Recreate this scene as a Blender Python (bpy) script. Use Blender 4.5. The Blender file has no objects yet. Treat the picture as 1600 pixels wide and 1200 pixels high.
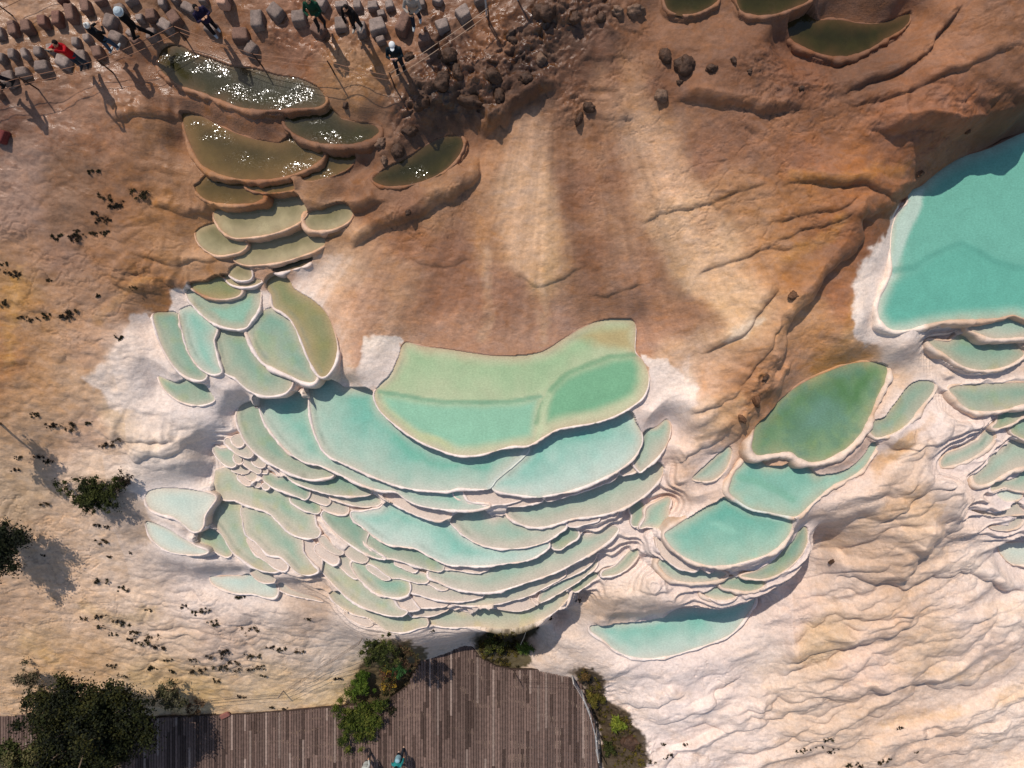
import bpy, math, random
import numpy as np
from mathutils import Vector, Matrix
from mathutils.geometry import delaunay_2d_cdt

S = bpy.context.scene
C = S.collection
R = math.radians

# ---------------------------------------------------------------- camera, sky, sun, exposure
CAM_H = 24.0          # metres above the middle terraces, looking straight down
FPX = 1600 * 24 / 36  # focal length of a 24 mm drone lens in photo pixels
cam = bpy.data.objects.new("camera", bpy.data.cameras.new("camera"))
C.objects.link(cam)
cam.location = (0, 0, CAM_H)
cam.rotation_euler = (0, 0, 0)
cam.data.sensor_width = 36
cam.data.lens = 24
cam.data.clip_end = 2000
S.camera = cam

SUN_EL = R(55)
SUN_DX, SUN_DY = 0.50, -0.866      # ground direction in which shadows fall
world = bpy.data.worlds.new("World")
S.world = world
world.use_nodes = True
wn = world.node_tree
sky = wn.nodes.new("ShaderNodeTexSky")
sky.sky_type = 'NISHITA'
sky.sun_disc = False
sky.sun_elevation = SUN_EL
sky.sun_rotation = math.atan2(-SUN_DX, -SUN_DY)
wn.nodes["Background"].inputs[1].default_value = 0.128
wn.links.new(sky.outputs[0], wn.nodes["Background"].inputs[0])
sun = bpy.data.objects.new("sun", bpy.data.lights.new("sun", 'SUN'))
C.objects.link(sun)
sun.data.energy = 4.1
sun.data.angle = R(0.5)
sun.data.color = (1.0, 0.945, 0.87)
ld = Vector((SUN_DX * math.cos(SUN_EL), SUN_DY * math.cos(SUN_EL), -math.sin(SUN_EL)))
sun.rotation_euler = ld.to_track_quat('-Z', 'Y').to_euler()
sun.location = (-20, 30, 60)
S.view_settings.view_transform = 'Standard'
S.view_settings.look = 'None'
S.view_settings.exposure = 0.0
S.view_settings.gamma = 1.0
S.cycles.max_bounces = 5
S.cycles.sample_clamp_indirect = 4

# ---------------------------------------------------------------- helpers
def W(u, v, z):
    """the point on the plane of height z that lies at photo pixel (u, v)"""
    k = (CAM_H - z) / FPX
    return ((u - 800) * k, -(v - 600) * k, z)

def lin(c):
    c = np.asarray(c, float) / 255.0
    return np.where(c <= 0.04045, c / 12.92, ((c + 0.055) / 1.055) ** 2.4)

LIT = np.array((1.17, 1.22, 1.31))            # what a white level surface would show under this sun and sky
def alb(c):
    return np.clip(lin(c) / LIT, 0, 0.86)

def smooth(a, b, x):
    t = np.clip((x - a) / (b - a), 0, 1)
    return t * t * (3 - 2 * t)

def hash2(i, j, seed):
    i = i.astype(np.int64); j = j.astype(np.int64)
    h = (i * 374761393 + j * 668265263 + seed * 974634777) & 0xffffffff
    h = ((h ^ (h >> 13)) * 1274126177) & 0xffffffff
    h = (h ^ (h >> 16)) & 0xffffffff
    return (h / 4294967295.0).astype(np.float32)

def vnoise(x, y, seed=0):
    xi = np.floor(x); yi = np.floor(y)
    fx = x - xi; fy = y - yi
    fx = fx * fx * fx * (fx * (fx * 6 - 15) + 10); fy = fy * fy * fy * (fy * (fy * 6 - 15) + 10)
    a = hash2(xi, yi, seed); b = hash2(xi + 1, yi, seed)
    c = hash2(xi, yi + 1, seed); d = hash2(xi + 1, yi + 1, seed)
    return (a + (b - a) * fx) * (1 - fy) + (c + (d - c) * fx) * fy - 0.5

def fbm(x, y, seed=0, oct=4, gain=0.5):
    s = 0; amp = 1; f = 1
    for k in range(oct):
        s = s + amp * vnoise(x * f + 17.3 * k, y * f - 9.1 * k, seed + k)
        amp *= gain; f *= 2.03
    return s

def lobes(x, y, L, Wd, ang, seed):
    """overlapping flowstone scales: each a dome, steep on its downhill front"""
    ca, sa = math.cos(ang), math.sin(ang)
    a = (x * ca + y * sa) / L
    b = (-x * sa + y * ca) / Wd          # b grows uphill
    ai = np.floor(a); bi = np.floor(b)
    out = np.zeros_like(x)
    for di in (-1, 0, 1):
        for dj in (-1, 0, 1):
            ci = ai + di; cj = bi + dj
            rx = hash2(ci, cj, seed); ry = hash2(ci, cj, seed + 7); rs = hash2(ci, cj, seed + 13)
            sz = 0.75 + 0.5 * rs
            da = (a - ci - rx) / sz; db = (b - cj - ry) / sz
            r2 = da * da + db * db
            h = np.sqrt(np.clip(1 - r2, 0, 1)) * (0.62 - 0.38 * np.clip(db, -1, 1)) * (0.6 + 0.4 * hash2(ci, cj, seed + 23))
            out = np.maximum(out, h)
    return out

def crom(P, step=4.0):
    """closed centripetal Catmull-Rom through the points, evenly resampled (photo pixels)"""
    P = np.asarray(P, float); n = len(P); out = []
    for i in range(n):
        p0, p1, p2, p3 = P[i - 1], P[i], P[(i + 1) % n], P[(i + 2) % n]
        m = max(2, int(np.hypot(*(p2 - p1)) / step) + 1)
        t0 = 0; t1 = t0 + max(1e-3, np.hypot(*(p1 - p0)) ** .5); t2 = t1 + max(1e-3, np.hypot(*(p2 - p1)) ** .5)
        t3 = t2 + max(1e-3, np.hypot(*(p3 - p2)) ** .5)
        for t in np.linspace(t1, t2, m, endpoint=False):
            A1 = (t1 - t) / (t1 - t0) * p0 + (t - t0) / (t1 - t0) * p1
            A2 = (t2 - t) / (t2 - t1) * p1 + (t - t1) / (t2 - t1) * p2
            A3 = (t3 - t) / (t3 - t2) * p2 + (t - t2) / (t3 - t2) * p3
            B1 = (t2 - t) / (t2 - t0) * A1 + (t - t0) / (t2 - t0) * A2
            B2 = (t3 - t) / (t3 - t1) * A2 + (t - t1) / (t3 - t1) * A3
            out.append((t2 - t) / (t2 - t1) * B1 + (t - t1) / (t2 - t1) * B2)
    return np.array(out)

def seg_dist(X, Y, P, closed=True, chunk=200000):
    """distance from points to polyline"""
    x = X.ravel(); y = Y.ravel(); d = np.full(x.shape, 1e9, np.float32)
    n = len(P)
    for i in range(n if closed else n - 1):
        ax, ay = P[i]; bx, by = P[(i + 1) % n]
        ex, ey = bx - ax, by - ay
        L2 = ex * ex + ey * ey + 1e-12
        t = np.clip(((x - ax) * ex + (y - ay) * ey) / L2, 0, 1)
        d = np.minimum(d, (x - ax - t * ex) ** 2 + (y - ay - t * ey) ** 2)
    return np.sqrt(d).reshape(X.shape)

def inside(X, Y, P):
    x = X.ravel(); y = Y.ravel(); c = np.zeros(x.shape, bool); n = len(P)
    for i in range(n):
        ax, ay = P[i]; bx, by = P[(i + 1) % n]
        if ay == by: continue
        m = (ay > y) != (by > y)
        xx = ax + (y - ay) * (bx - ax) / (by - ay)
        c ^= m & (x < xx)
    return c.reshape(X.shape)

def outward(P):
    """outward unit normals of a closed loop"""
    A = 0.5 * np.sum(P[:, 0] * np.roll(P[:, 1], -1) - np.roll(P[:, 0], -1) * P[:, 1])
    T = np.roll(P, -1, 0) - np.roll(P, 1, 0)
    T /= (np.linalg.norm(T, axis=1, keepdims=True) + 1e-9)
    N = np.stack([T[:, 1], -T[:, 0]], 1)
    return N if A > 0 else -N

def tag(o, label=None, cat=None, group=None, kind=None):
    if label: o['label'] = label
    if cat: o['category'] = cat
    if group: o['group'] = group
    if kind: o['kind'] = kind
    return o

def empty(name, loc, rz=0.0):
    o = bpy.data.objects.new(name, None)
    C.objects.link(o); o.location = loc; o.rotation_euler = (0, 0, rz)
    o.empty_display_size = 0.2
    return o

def mesh_obj(name, V, F, mat, parent=None, col=None, attrs=None, sm=True):
    """V (n,3) array, F list of faces or (m,3)/(m,4) array"""
    me = bpy.data.meshes.new(name)
    V = np.asarray(V, np.float32)
    if isinstance(F, np.ndarray):
        k = F.shape[1]; nf = len(F)
        me.vertices.add(len(V)); me.vertices.foreach_set("co", V.ravel())
        me.loops.add(nf * k); me.loops.foreach_set("vertex_index", F.astype(np.int32).ravel())
        me.polygons.add(nf)
        me.polygons.foreach_set("loop_start", np.arange(0, nf * k, k, dtype=np.int32))
        me.polygons.foreach_set("loop_total", np.full(nf, k, np.int32))
        me.update(calc_edges=True)
    else:
        me.from_pydata(V.tolist(), [], F); me.update()
    if sm: me.polygons.foreach_set("use_smooth", np.ones(len(me.polygons), bool))
    if col is not None:
        a = me.color_attributes.new("Col", 'FLOAT_COLOR', 'POINT')
        cc = np.ones((len(V), 4), np.float32); cc[:, :3] = col
        a.data.foreach_set("color", cc.ravel())
    for k, vals in (attrs or {}).items():
        a = me.attributes.new(k, 'FLOAT', 'POINT')
        a.data.foreach_set("value", np.asarray(vals, np.float32).ravel())
    o = bpy.data.objects.new(name, me); C.objects.link(o)
    if mat is not None: me.materials.append(mat)
    if parent is not None: o.parent = parent
    return o

class MB:
    """collects simple shapes into one mesh"""
    def __init__(s): s.V = []; s.F = []; s.C = []
    def add(s, V, F, c=None):
        n = len(s.V); s.V += [tuple(map(float, p)) for p in V]; s.F += [[i + n for i in f] for f in F]
        s.C += [tuple(c) if c is not None else (1, 1, 1)] * len(V)
        return s
    def tube(s, pts, rad, n=8, c=None, sx=1.0, cap=True):
        pts = [Vector(p) for p in pts]
        if not hasattr(rad, '__len__'): rad = [rad] * len(pts)
        # rounded ends
        P = []; Rr = []
        if cap:
            d = (pts[0] - pts[1]).normalized()
            for a in (0.95, 0.6): P.append(pts[0] + d * rad[0] * a * .9); Rr.append(rad[0] * math.sqrt(1 - a * a))
        P += pts; Rr += list(rad)
        if cap:
            d = (pts[-1] - pts[-2]).normalized()
            for a in (0.6, 0.95): P.append(pts[-1] + d * rad[-1] * a * .9); Rr.append(rad[-1] * math.sqrt(1 - a * a))
        V = []; up = None
        for i, p in enumerate(P):
            t = (P[min(i + 1, len(P) - 1)] - P[max(i - 1, 0)]).normalized()
            if up is None:
                up = Vector((1, 0, 0)) if abs(t.x) < 0.9 else Vector((0, 1, 0))
            b = (up - t * up.dot(t)).normalized(); up = b
            q = t.cross(b)
            for k in range(n):
                a = 2 * math.pi * k / n
                V.append(p + b * (Rr[i] * sx * math.cos(a)) + q * (Rr[i] * math.sin(a)))
        F = []
        m = len(P)
        for i in range(m - 1):
            for k in range(n):
                F.append([i * n + k, i * n + (k + 1) % n, (i + 1) * n + (k + 1) % n, (i + 1) * n + k])
        F.append([k for k in range(n)][::-1]); F.append([(m - 1) * n + k for k in range(n)])
        return s.add(V, F, c)
    def ball(s, c0, r, c=None, n=10):
        r = (r, r, r) if not hasattr(r, '__len__') else r
        V = []; F = []
        for i in range(n + 1):
            th = math.pi * i / n
            for k in range(2 * n):
                ph = math.pi * k / n
                V.append((c0[0] + r[0] * math.sin(th) * math.cos(ph), c0[1] + r[1] * math.sin(th) * math.sin(ph), c0[2] + r[2] * math.cos(th)))
        for i in range(n):
            for k in range(2 * n):
                F.append([i * 2 * n + k, (i + 1) * 2 * n + k, (i + 1) * 2 * n + (k + 1) % (2 * n), i * 2 * n + (k + 1) % (2 * n)])
        return s.add(V, F, c)
    def box(s, c0, h, rz=0, c=None):
        ca, sa = math.cos(rz), math.sin(rz); V = []
        for z in (-1, 1):
            for x, y in ((-1, -1), (1, -1), (1, 1), (-1, 1)):
                X, Y = x * h[0], y * h[1]
                V.append((c0[0] + X * ca - Y * sa, c0[1] + X * sa + Y * ca, c0[2] + z * h[2]))
        return s.add(V, [[3, 2, 1, 0], [4, 5, 6, 7], [0, 1, 5, 4], [1, 2, 6, 5], [2, 3, 7, 6], [3, 0, 4, 7]], c)
    def build(s, name, mat, parent=None, sm=True):
        return mesh_obj(name, np.array(s.V), s.F, mat, parent, np.array(s.C), sm=sm)

# ---------------------------------------------------------------- materials
def nmat(name):
    m = bpy.data.materials.new(name); m.use_nodes = True
    nt = m.node_tree; b = nt.nodes["Principled BSDF"]
    return m, nt, b, nt.links

def N(nt, t, **kw):
    n = nt.nodes.new(t)
    for k, v in kw.items():
        if k.startswith('i_'): n.inputs[k[2:]].default_value = v
        else: setattr(n, k, v)
    return n

def noise_tex(nt, scale, detail=4, rough=.55, vec=None, dist=0.0):
    n = nt.nodes.new("ShaderNodeTexNoise")
    n.inputs["Scale"].default_value = scale; n.inputs["Detail"].default_value = detail
    n.inputs["Roughness"].default_value = rough; n.inputs["Distortion"].default_value = dist
    if vec is not None: nt.links.new(vec, n.inputs["Vector"])
    return n

def mapped(nt, scale, rz=0):
    tc = nt.nodes.new("ShaderNodeTexCoord"); mp = nt.nodes.new("ShaderNodeMapping")
    mp.inputs["Scale"].default_value = scale; mp.inputs["Rotation"].default_value = (0, 0, rz)
    nt.links.new(tc.outputs["Object"], mp.inputs["Vector"])
    return mp.outputs[0]

def stone_mat(name, wet=True, grain=0.16):
    """travertine: mottled colour from the colour map, fine ripples and pits; wet where the map says so"""
    m, nt, b, L = nmat(name)
    col = N(nt, "ShaderNodeAttribute", attribute_name="Col")
    n1 = noise_tex(nt, 9, 8, .62, mapped(nt, (1, 1, 1)))
    n2 = noise_tex(nt, 2.2, 5, .6, mapped(nt, (1, 1.6, 1)), 0.6)
    n3 = noise_tex(nt, 17, 5, .75, mapped(nt, (1, 1, 1)))
    mx = N(nt, "ShaderNodeMixRGB", blend_type='MULTIPLY'); mx.inputs[0].default_value = 1
    r1 = N(nt, "ShaderNodeMapRange"); L.new(n1.outputs[0], r1.inputs[0])
    r1.inputs[1].default_value = .3; r1.inputs[2].default_value = .7; r1.inputs[3].default_value = 1 - grain; r1.inputs[4].default_value = 1 + grain * .7
    r3 = N(nt, "ShaderNodeMapRange"); L.new(n3.outputs[0], r3.inputs[0])
    r3.inputs[1].default_value = .3; r3.inputs[2].default_value = .7; r3.inputs[3].default_value = .88; r3.inputs[4].default_value = 1.10
    mu = N(nt, "ShaderNodeMath", operation='MULTIPLY'); L.new(r1.outputs[0], mu.inputs[0]); L.new(r3.outputs[0], mu.inputs[1])
    L.new(col.outputs[0], mx.inputs[1]); L.new(mu.outputs[0], mx.inputs[2])
    hs = N(nt, "ShaderNodeHueSaturation")
    r2 = N(nt, "ShaderNodeMapRange"); L.new(n2.outputs[0], r2.inputs[0])
    r2.inputs[1].default_value = .3; r2.inputs[2].default_value = .7; r2.inputs[3].default_value = .9; r2.inputs[4].default_value = 1.08
    L.new(r2.outputs[0], hs.inputs["Saturation"]); L.new(mx.outputs[0], hs.inputs["Color"])
    L.new(hs.outputs[0], b.inputs["Base Color"])
    # ripples run across the slope, plus pits
    rip = noise_tex(nt, 5.5, 6, .62, mapped(nt, (1, 1.8, 1), R(8)), .5)
    pit = noise_tex(nt, 18, 5, .65, mapped(nt, (1, 1, 1)))
    b1 = N(nt, "ShaderNodeBump"); b1.inputs["Strength"].default_value = .5; b1.inputs["Distance"].default_value = .038
    b2 = N(nt, "ShaderNodeBump"); b2.inputs["Strength"].default_value = .6; b2.inputs["Distance"].default_value = .016
    L.new(rip.outputs[0], b1.inputs["Height"]); L.new(pit.outputs[0], b2.inputs["Height"]); L.new(b1.outputs[0], b2.inputs["Normal"])
    L.new(b2.outputs[0], b.inputs["Normal"])
    if wet:
        w = N(nt, "ShaderNodeAttribute", attribute_name="Wet")
        wm = N(nt, "ShaderNodeMath", operation='MULTIPLY'); L.new(w.outputs["Fac"], wm.inputs[0])
        wr = N(nt, "ShaderNodeMapRange"); L.new(n2.outputs[0], wr.inputs[0]); wr.inputs[1].default_value = .42; wr.inputs[2].default_value = .55
        L.new(wr.outputs[0], wm.inputs[1])
        rr = N(nt, "ShaderNodeMapRange"); L.new(wm.outputs[0], rr.inputs[0]); rr.inputs[3].default_value = .78; rr.inputs[4].default_value = .2
        L.new(rr.outputs[0], b.inputs["Roughness"])
    else:
        b.inputs["Roughness"].default_value = .75
    b.inputs["Specular IOR Level"].default_value = .4
    return m

def water_mat(name, bump, scale, rough=.07):
    m, nt, b, L = nmat(name)
    col = N(nt, "ShaderNodeAttribute", attribute_name="Col")
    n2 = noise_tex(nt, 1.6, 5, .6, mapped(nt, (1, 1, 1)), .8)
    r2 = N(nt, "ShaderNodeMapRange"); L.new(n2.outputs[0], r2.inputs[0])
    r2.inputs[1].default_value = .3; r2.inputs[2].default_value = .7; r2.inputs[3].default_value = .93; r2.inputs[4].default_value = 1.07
    n5 = noise_tex(nt, 13, 5, .8, mapped(nt, (1, 1.5, 1)))  # light and dark grain in the colour imitates ripple sparkle
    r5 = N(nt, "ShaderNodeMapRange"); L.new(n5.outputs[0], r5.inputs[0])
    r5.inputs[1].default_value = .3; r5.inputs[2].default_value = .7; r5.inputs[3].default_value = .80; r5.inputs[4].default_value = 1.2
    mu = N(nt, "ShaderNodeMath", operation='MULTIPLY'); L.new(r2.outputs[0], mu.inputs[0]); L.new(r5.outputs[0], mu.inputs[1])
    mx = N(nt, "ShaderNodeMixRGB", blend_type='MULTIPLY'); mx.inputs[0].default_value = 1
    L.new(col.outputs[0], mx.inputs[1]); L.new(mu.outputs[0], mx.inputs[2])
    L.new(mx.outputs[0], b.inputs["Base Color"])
    b.inputs["Roughness"].default_value = rough
    b.inputs["IOR"].default_value = 1.33
    w = noise_tex(nt, scale, 1.2 if bump > .003 else 3, .5, mapped(nt, (1, 1.6, 1), R(-15)), .3)
    w2 = noise_tex(nt, scale * 4, 3, .6, mapped(nt, (1, 1.2, 1), R(20)))
    b1 = N(nt, "ShaderNodeBump"); b1.inputs["Strength"].default_value = 1; b1.inputs["Distance"].default_value = bump
    b2 = N(nt, "ShaderNodeBump"); b2.inputs["Strength"].default_value = 1; b2.inputs["Distance"].default_value = bump * .06
    calm = noise_tex(nt, 1.3, 3, .5, mapped(nt, (1, 1, 1))); cr = N(nt, "ShaderNodeMapRange"); L.new(calm.outputs[0], cr.inputs[0])
    cr.inputs[1].default_value = .4; cr.inputs[2].default_value = .6; cr.inputs[3].default_value = .15; cr.inputs[4].default_value = 1.0; L.new(cr.outputs[0], b1.inputs["Strength"])
    L.new(w.outputs[0], b1.inputs["Height"]); L.new(w2.outputs[0], b2.inputs["Height"]); L.new(b1.outputs[0], b2.inputs["Normal"])
    L.new(b2.outputs[0], b.inputs["Normal"])
    return m

def glitter_mat(name):
    """clear brown water broken by the wind into small facets that flash where they face the sun"""
    m, nt, b, L = nmat(name)
    col = N(nt, "ShaderNodeAttribute", attribute_name="Col")
    n2 = noise_tex(nt, 2.2, 5, .6, mapped(nt, (1, 1, 1)), .8)
    r2 = N(nt, "ShaderNodeMapRange"); L.new(n2.outputs[0], r2.inputs[0])
    r2.inputs[1].default_value = .3; r2.inputs[2].default_value = .7; r2.inputs[3].default_value = .85; r2.inputs[4].default_value = 1.15
    mx = N(nt, "ShaderNodeMixRGB", blend_type='MULTIPLY'); mx.inputs[0].default_value = 1
    L.new(col.outputs[0], mx.inputs[1]); L.new(r2.outputs[0], mx.inputs[2]); L.new(mx.outputs[0], b.inputs["Base Color"])
    vec = mapped(nt, (1, 1.4, 1), R(-15))
    v1 = N(nt, "ShaderNodeTexVoronoi"); v1.inputs["Scale"].default_value = 27; L.new(vec, v1.inputs["Vector"])
    v2 = N(nt, "ShaderNodeTexVoronoi"); v2.inputs["Scale"].default_value = 55; L.new(vec, v2.inputs["Vector"])
    ad = N(nt, "ShaderNodeVectorMath", operation='ADD'); L.new(v1.outputs["Color"], ad.inputs[0]); L.new(v2.outputs["Color"], ad.inputs[1])
    sb = N(nt, "ShaderNodeVectorMath", operation='SUBTRACT'); L.new(ad.outputs[0], sb.inputs[0]); sb.inputs[1].default_value = (1, 1, 1)
    fl = N(nt, "ShaderNodeVectorMath", operation='MULTIPLY'); L.new(sb.outputs[0], fl.inputs[0]); fl.inputs[1].default_value = (1, 1, 0)
    calm = noise_tex(nt, .8, 3, .6, mapped(nt, (1, 1.8, 1), R(20))); cr = N(nt, "ShaderNodeMapRange"); L.new(calm.outputs[0], cr.inputs[0])
    cr.inputs[1].default_value = .50; cr.inputs[2].default_value = .70; cr.inputs[3].default_value = .02; cr.inputs[4].default_value = .20
    sc = N(nt, "ShaderNodeVectorMath", operation='SCALE'); L.new(fl.outputs[0], sc.inputs[0]); L.new(cr.outputs[0], sc.inputs["Scale"])
    ge = N(nt, "ShaderNodeNewGeometry"); a2 = N(nt, "ShaderNodeVectorMath", operation='ADD'); L.new(ge.outputs["Normal"], a2.inputs[0]); L.new(sc.outputs[0], a2.inputs[1])
    no = N(nt, "ShaderNodeVectorMath", operation='NORMALIZE'); L.new(a2.outputs[0], no.inputs[0]); L.new(no.outputs[0], b.inputs["Normal"])
    b.inputs["Roughness"].default_value = .10; b.inputs["IOR"].default_value = 1.33
    return m

def attr_mat(name, rough=.7, spec=.3, scale=20, amt=.2, bump=.0, trans=0.0):
    m, nt, b, L = nmat(name)
    col = N(nt, "ShaderNodeAttribute", attribute_name="Col")
    n = noise_tex(nt, scale, 5, .6, mapped(nt, (1, 1, 1)))
    r = N(nt, "ShaderNodeMapRange"); L.new(n.outputs[0], r.inputs[0])
    r.inputs[1].default_value = .3; r.inputs[2].default_value = .7; r.inputs[3].default_value = 1 - amt; r.inputs[4].default_value = 1 + amt
    mx = N(nt, "ShaderNodeMixRGB", blend_type='MULTIPLY'); mx.inputs[0].default_value = 1
    L.new(col.outputs[0], mx.inputs[1]); L.new(r.outputs[0], mx.inputs[2]); L.new(mx.outputs[0], b.inputs["Base Color"])
    b.inputs["Roughness"].default_value = rough; b.inputs["Specular IOR Level"].default_value = spec
    if bump:
        bp = N(nt, "ShaderNodeBump"); bp.inputs["Strength"].default_value = .8; bp.inputs["Distance"].default_value = bump
        L.new(n.outputs[0], bp.inputs["Height"]); L.new(bp.outputs[0], b.inputs["Normal"])
    return m

M_GROUND = stone_mat("travertine_ground")
M_RIM = stone_mat("travertine_rim", wet=False, grain=.08)
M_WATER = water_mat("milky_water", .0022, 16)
M_DARKWATER = glitter_mat("clear_brown_water")
M_STONE = attr_mat("stepping_stone", .8, .3, 26, .28, .02)
M_BOULDER = attr_mat("brown_boulder", .7, .35, 14, .35, .05)
M_CLOTH = attr_mat("cloth", .85, .15, 60, .1, .002)
M_SKIN = attr_mat("skin", .5, .3, 60, .05)
M_LEAF = attr_mat("leaves", .75, .12, 5, .25)
M_WOODY = attr_mat("bark", .85, .2, 25, .25, .01)
M_DECK = attr_mat("weathered_boards", .85, .2, 7, .26, .006)
M_METAL = attr_mat("painted_metal", .4, .5, 30, .08)
M_ROPE = attr_mat("rope", .8, .2, 60, .1)
# ---------------------------------------------------------------- the pools, traced as outlines on their own water planes
# name of look, water level (m), rim width (photo px), label, outline (photo px)
STY = {   # deep colour with the back edge's shade painted in, colour by the front lip
 'K': ((30, 32, 14), (54, 50, 22)),      'O': ((62, 54, 28), (104, 84, 48)),
 'C': ((112, 108, 76), (168, 156, 124)),   'D': ((112, 158, 140), (165, 170, 150)),
 'T': ((106, 176, 160), (178, 194, 180)), 'Y': ((112, 183, 168), (190, 206, 196)),
 'G': ((82, 122, 88), (126, 154, 118)),  'L': ((98, 170, 154), (158, 190, 172)),
 'M': ((152, 180, 142), (190, 192, 160)), 'P': ((176, 178, 164), (200, 186, 172)),
 'Q': ((140, 182, 165), (190, 184, 168)), 'S': ((130, 172, 152), (192, 184, 164)),
 'W': ((205, 190, 180), (214, 196, 184)), 'E': ((120, 134, 98), (150, 140, 100)),
 'V': ((184, 204, 196), (206, 208, 196)),
}
def _soft(c, k): m = (150, 168, 156); return tuple(c[i] * (1 - k) + m[i] * k for i in range(3))
for _k in 'DTYLQS': STY[_k] = (_soft(STY[_k][0], .10), _soft(STY[_k][1], .05))
POOLS = []
def pool(sty, lev, rw, label, pts): POOLS.append((sty, lev, rw, label, pts))
GRP = {}
_g = None
def grp(name):
    global _g; _g = name
def P_(sty, lev, rw, label, s):
    v = [float(x) for x in s.replace(',', ' ').split()]
    POOLS.append((sty, lev, rw, label, list(zip(v[0::2], v[1::2])), _g))

grp('brown pools near the stepping stones')
P_('K',2.85,7,'largest near-black olive pool directly below the stepping stones, sun glitter on it','247 95 252 80 265 71 285 73 300 82 330 92 360 103 400 108 430 117 470 124 500 140 509 158 500 166 470 169 430 171 400 172 375 168 340 155 310 143 280 133 262 120 250 108')
P_('O',2.35,6,'amber brown fan-shaped pool with a glittering upper edge','285 178 310 180 330 190 360 205 395 217 440 225 480 235 502 246 495 255 470 268 440 277 410 281 370 279 335 270 315 258 303 240 293 215 287 195')
P_('K',2.6,8,'slim lens-shaped olive pool between the near-black pool and the dark rocks','446 192 460 187 500 185 530 186 560 192 585 196 593 205 585 215 565 223 540 226 500 224 475 217 455 205')
P_('K',2.3,7,'half-shaded olive pool under the dark rock outcrop, pointed at both ends','582 280 600 265 640 245 670 225 700 213 720 214 724 225 717 243 700 262 680 275 650 286 620 291 595 289')
P_('O',2.2,5,'small glittering brown sliver pool beside the fan-shaped pool','473 279 490 265 515 252 540 247 556 247 545 262 525 272 500 280 480 283')
P_('O',2.1,6,'small silver-glinting brown pool just below the fan-shaped pool','305 290 315 287 345 287 380 295 400 303 412 309 400 316 375 319 345 318 320 311 308 300')
P_('O',2.15,5,'tiny thin brown puddle right of the silver-glinting pool','385 293 410 290 440 291 460 295 445 299 425 301 400 299')
P_('K',3.65,6,'dark pool cut by the top frame edge, the one nearer the brown rocks','1040 -20 1120 -20 1122 0 1105 13 1085 21 1062 22 1047 17 1040 8')
P_('K',3.65,6,'dark olive pool cut by the top frame edge, above the lone teardrop pool','1153 -20 1280 -20 1265 0 1240 12 1210 22 1180 24 1160 18 1153 8')
P_('K',3.1,8,'lone dark teardrop pool on the brown upper slope','1230 52 1238 42 1265 34 1310 31 1345 37 1370 37 1400 28 1421 21 1421 32 1410 45 1385 60 1355 78 1320 89 1290 86 1260 76 1240 65')
grp('tan pools stepping down to the green ones')
P_('C',1.75,5,'widest tan pool of the sandy-lipped staircase','336 338 350 335 385 338 415 330 440 322 470 320 481 327 474 342 455 354 425 365 395 370 365 371 350 363 340 351')
P_('C',1.72,6,'oval tan pool with a thick brown outer wall facing the big slope','479 352 480 345 500 331 520 322 540 319 551 330 548 342 535 352 515 359 495 360 484 358')
P_('C',1.55,5,'tan bowl pool at the slope side of the staircase, without glitter','307 362 318 354 333 354 345 368 360 380 375 384 385 383 377 392 360 397 340 399 325 393 312 382 307 372')
P_('C',1.4,5,'pale tan long pool third down the sandy-lipped staircase','365 403 380 398 395 388 420 384 460 378 480 374 503 376 508 380 495 390 470 400 440 409 410 413 385 414 370 409')
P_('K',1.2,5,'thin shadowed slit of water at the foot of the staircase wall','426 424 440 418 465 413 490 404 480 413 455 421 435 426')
P_('C',1.25,4,'tiny inner crescent puddle at the foot of the tan staircase','358 428 372 427 385 433 393 434 383 438 370 437')
P_('C',1.12,4,'thin outer crescent puddle wrapping the tiny inner one','349 430 356 433 370 441 385 443 403 441 410 439 398 446 375 448 358 442')
grp('green pools of the west cluster')
P_('E',1.08,5,'small olive-grey lens pool at the head of the green cluster','297 444 310 441 335 442 350 449 370 454 378 456 370 463 350 467 330 465 310 457 300 450')
P_('D',.95,5,'bright pale green bowl below the olive-grey lens','292 453 300 463 315 470 335 473 352 475 370 468 385 456 405 453 407 465 403 485 393 500 385 511 375 514 355 512 335 505 320 495 305 480 294 466')
P_('D',.72,5,'outermost dark teal leaf-shaped pool beside the brown slope','240 491 255 488 268 492 275 500 279 520 287 545 299 568 312 582 322 589 315 594 300 592 283 583 268 566 254 542 245 518')
P_('T',.78,4,'bluest leaf-shaped pool, second in from the brown slope','282 484 290 487 300 495 315 505 325 513 332 528 337 550 342 570 346 581 335 585 320 580 305 566 293 545 286 520 281 500')
P_('D',.7,4,'long green pool running down to the rounded white foot of the cluster','341 519 355 521 370 524 383 540 392 555 405 572 420 583 440 590 452 600 448 612 430 618 410 618 390 610 372 595 358 575 348 550 341 532')
P_('D',.85,6,'grey-green pool enclosed by thick pink rims in the cluster middle','388 518 398 505 408 495 420 495 440 500 452 515 465 540 475 565 485 587 490 597 475 597 455 588 430 577 410 565 398 548 390 530')
P_('E',.95,5,'olive-stained tall pool lying against the sandy apron','422 443 445 443 465 455 490 470 510 490 521 515 527 545 522 570 508 588 500 588 490 575 480 555 468 525 455 500 440 487 428 480 424 460')
P_('D',.3,4,'small detached green leaf pool below the west cluster','248 588 258 592 285 600 310 608 332 617 335 625 320 632 300 632 280 626 262 613 252 600')
grp('large pools at the head of the main cascade')
P_('M',.55,4,'large pale green pool with submerged ledges at the head of the main cascade','632 536 660 541 700 546 740 552 775 556 845 550 880 530 910 512 935 502 960 498 990 502 993 552 1003 562 1012 580 1013 600 1005 620 990 633 960 650 930 660 900 665 870 671 850 682 825 696 800 697 770 705 745 711 715 711 680 700 650 686 620 665 600 648 590 635 585 615 595 600 610 585 622 560')
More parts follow.
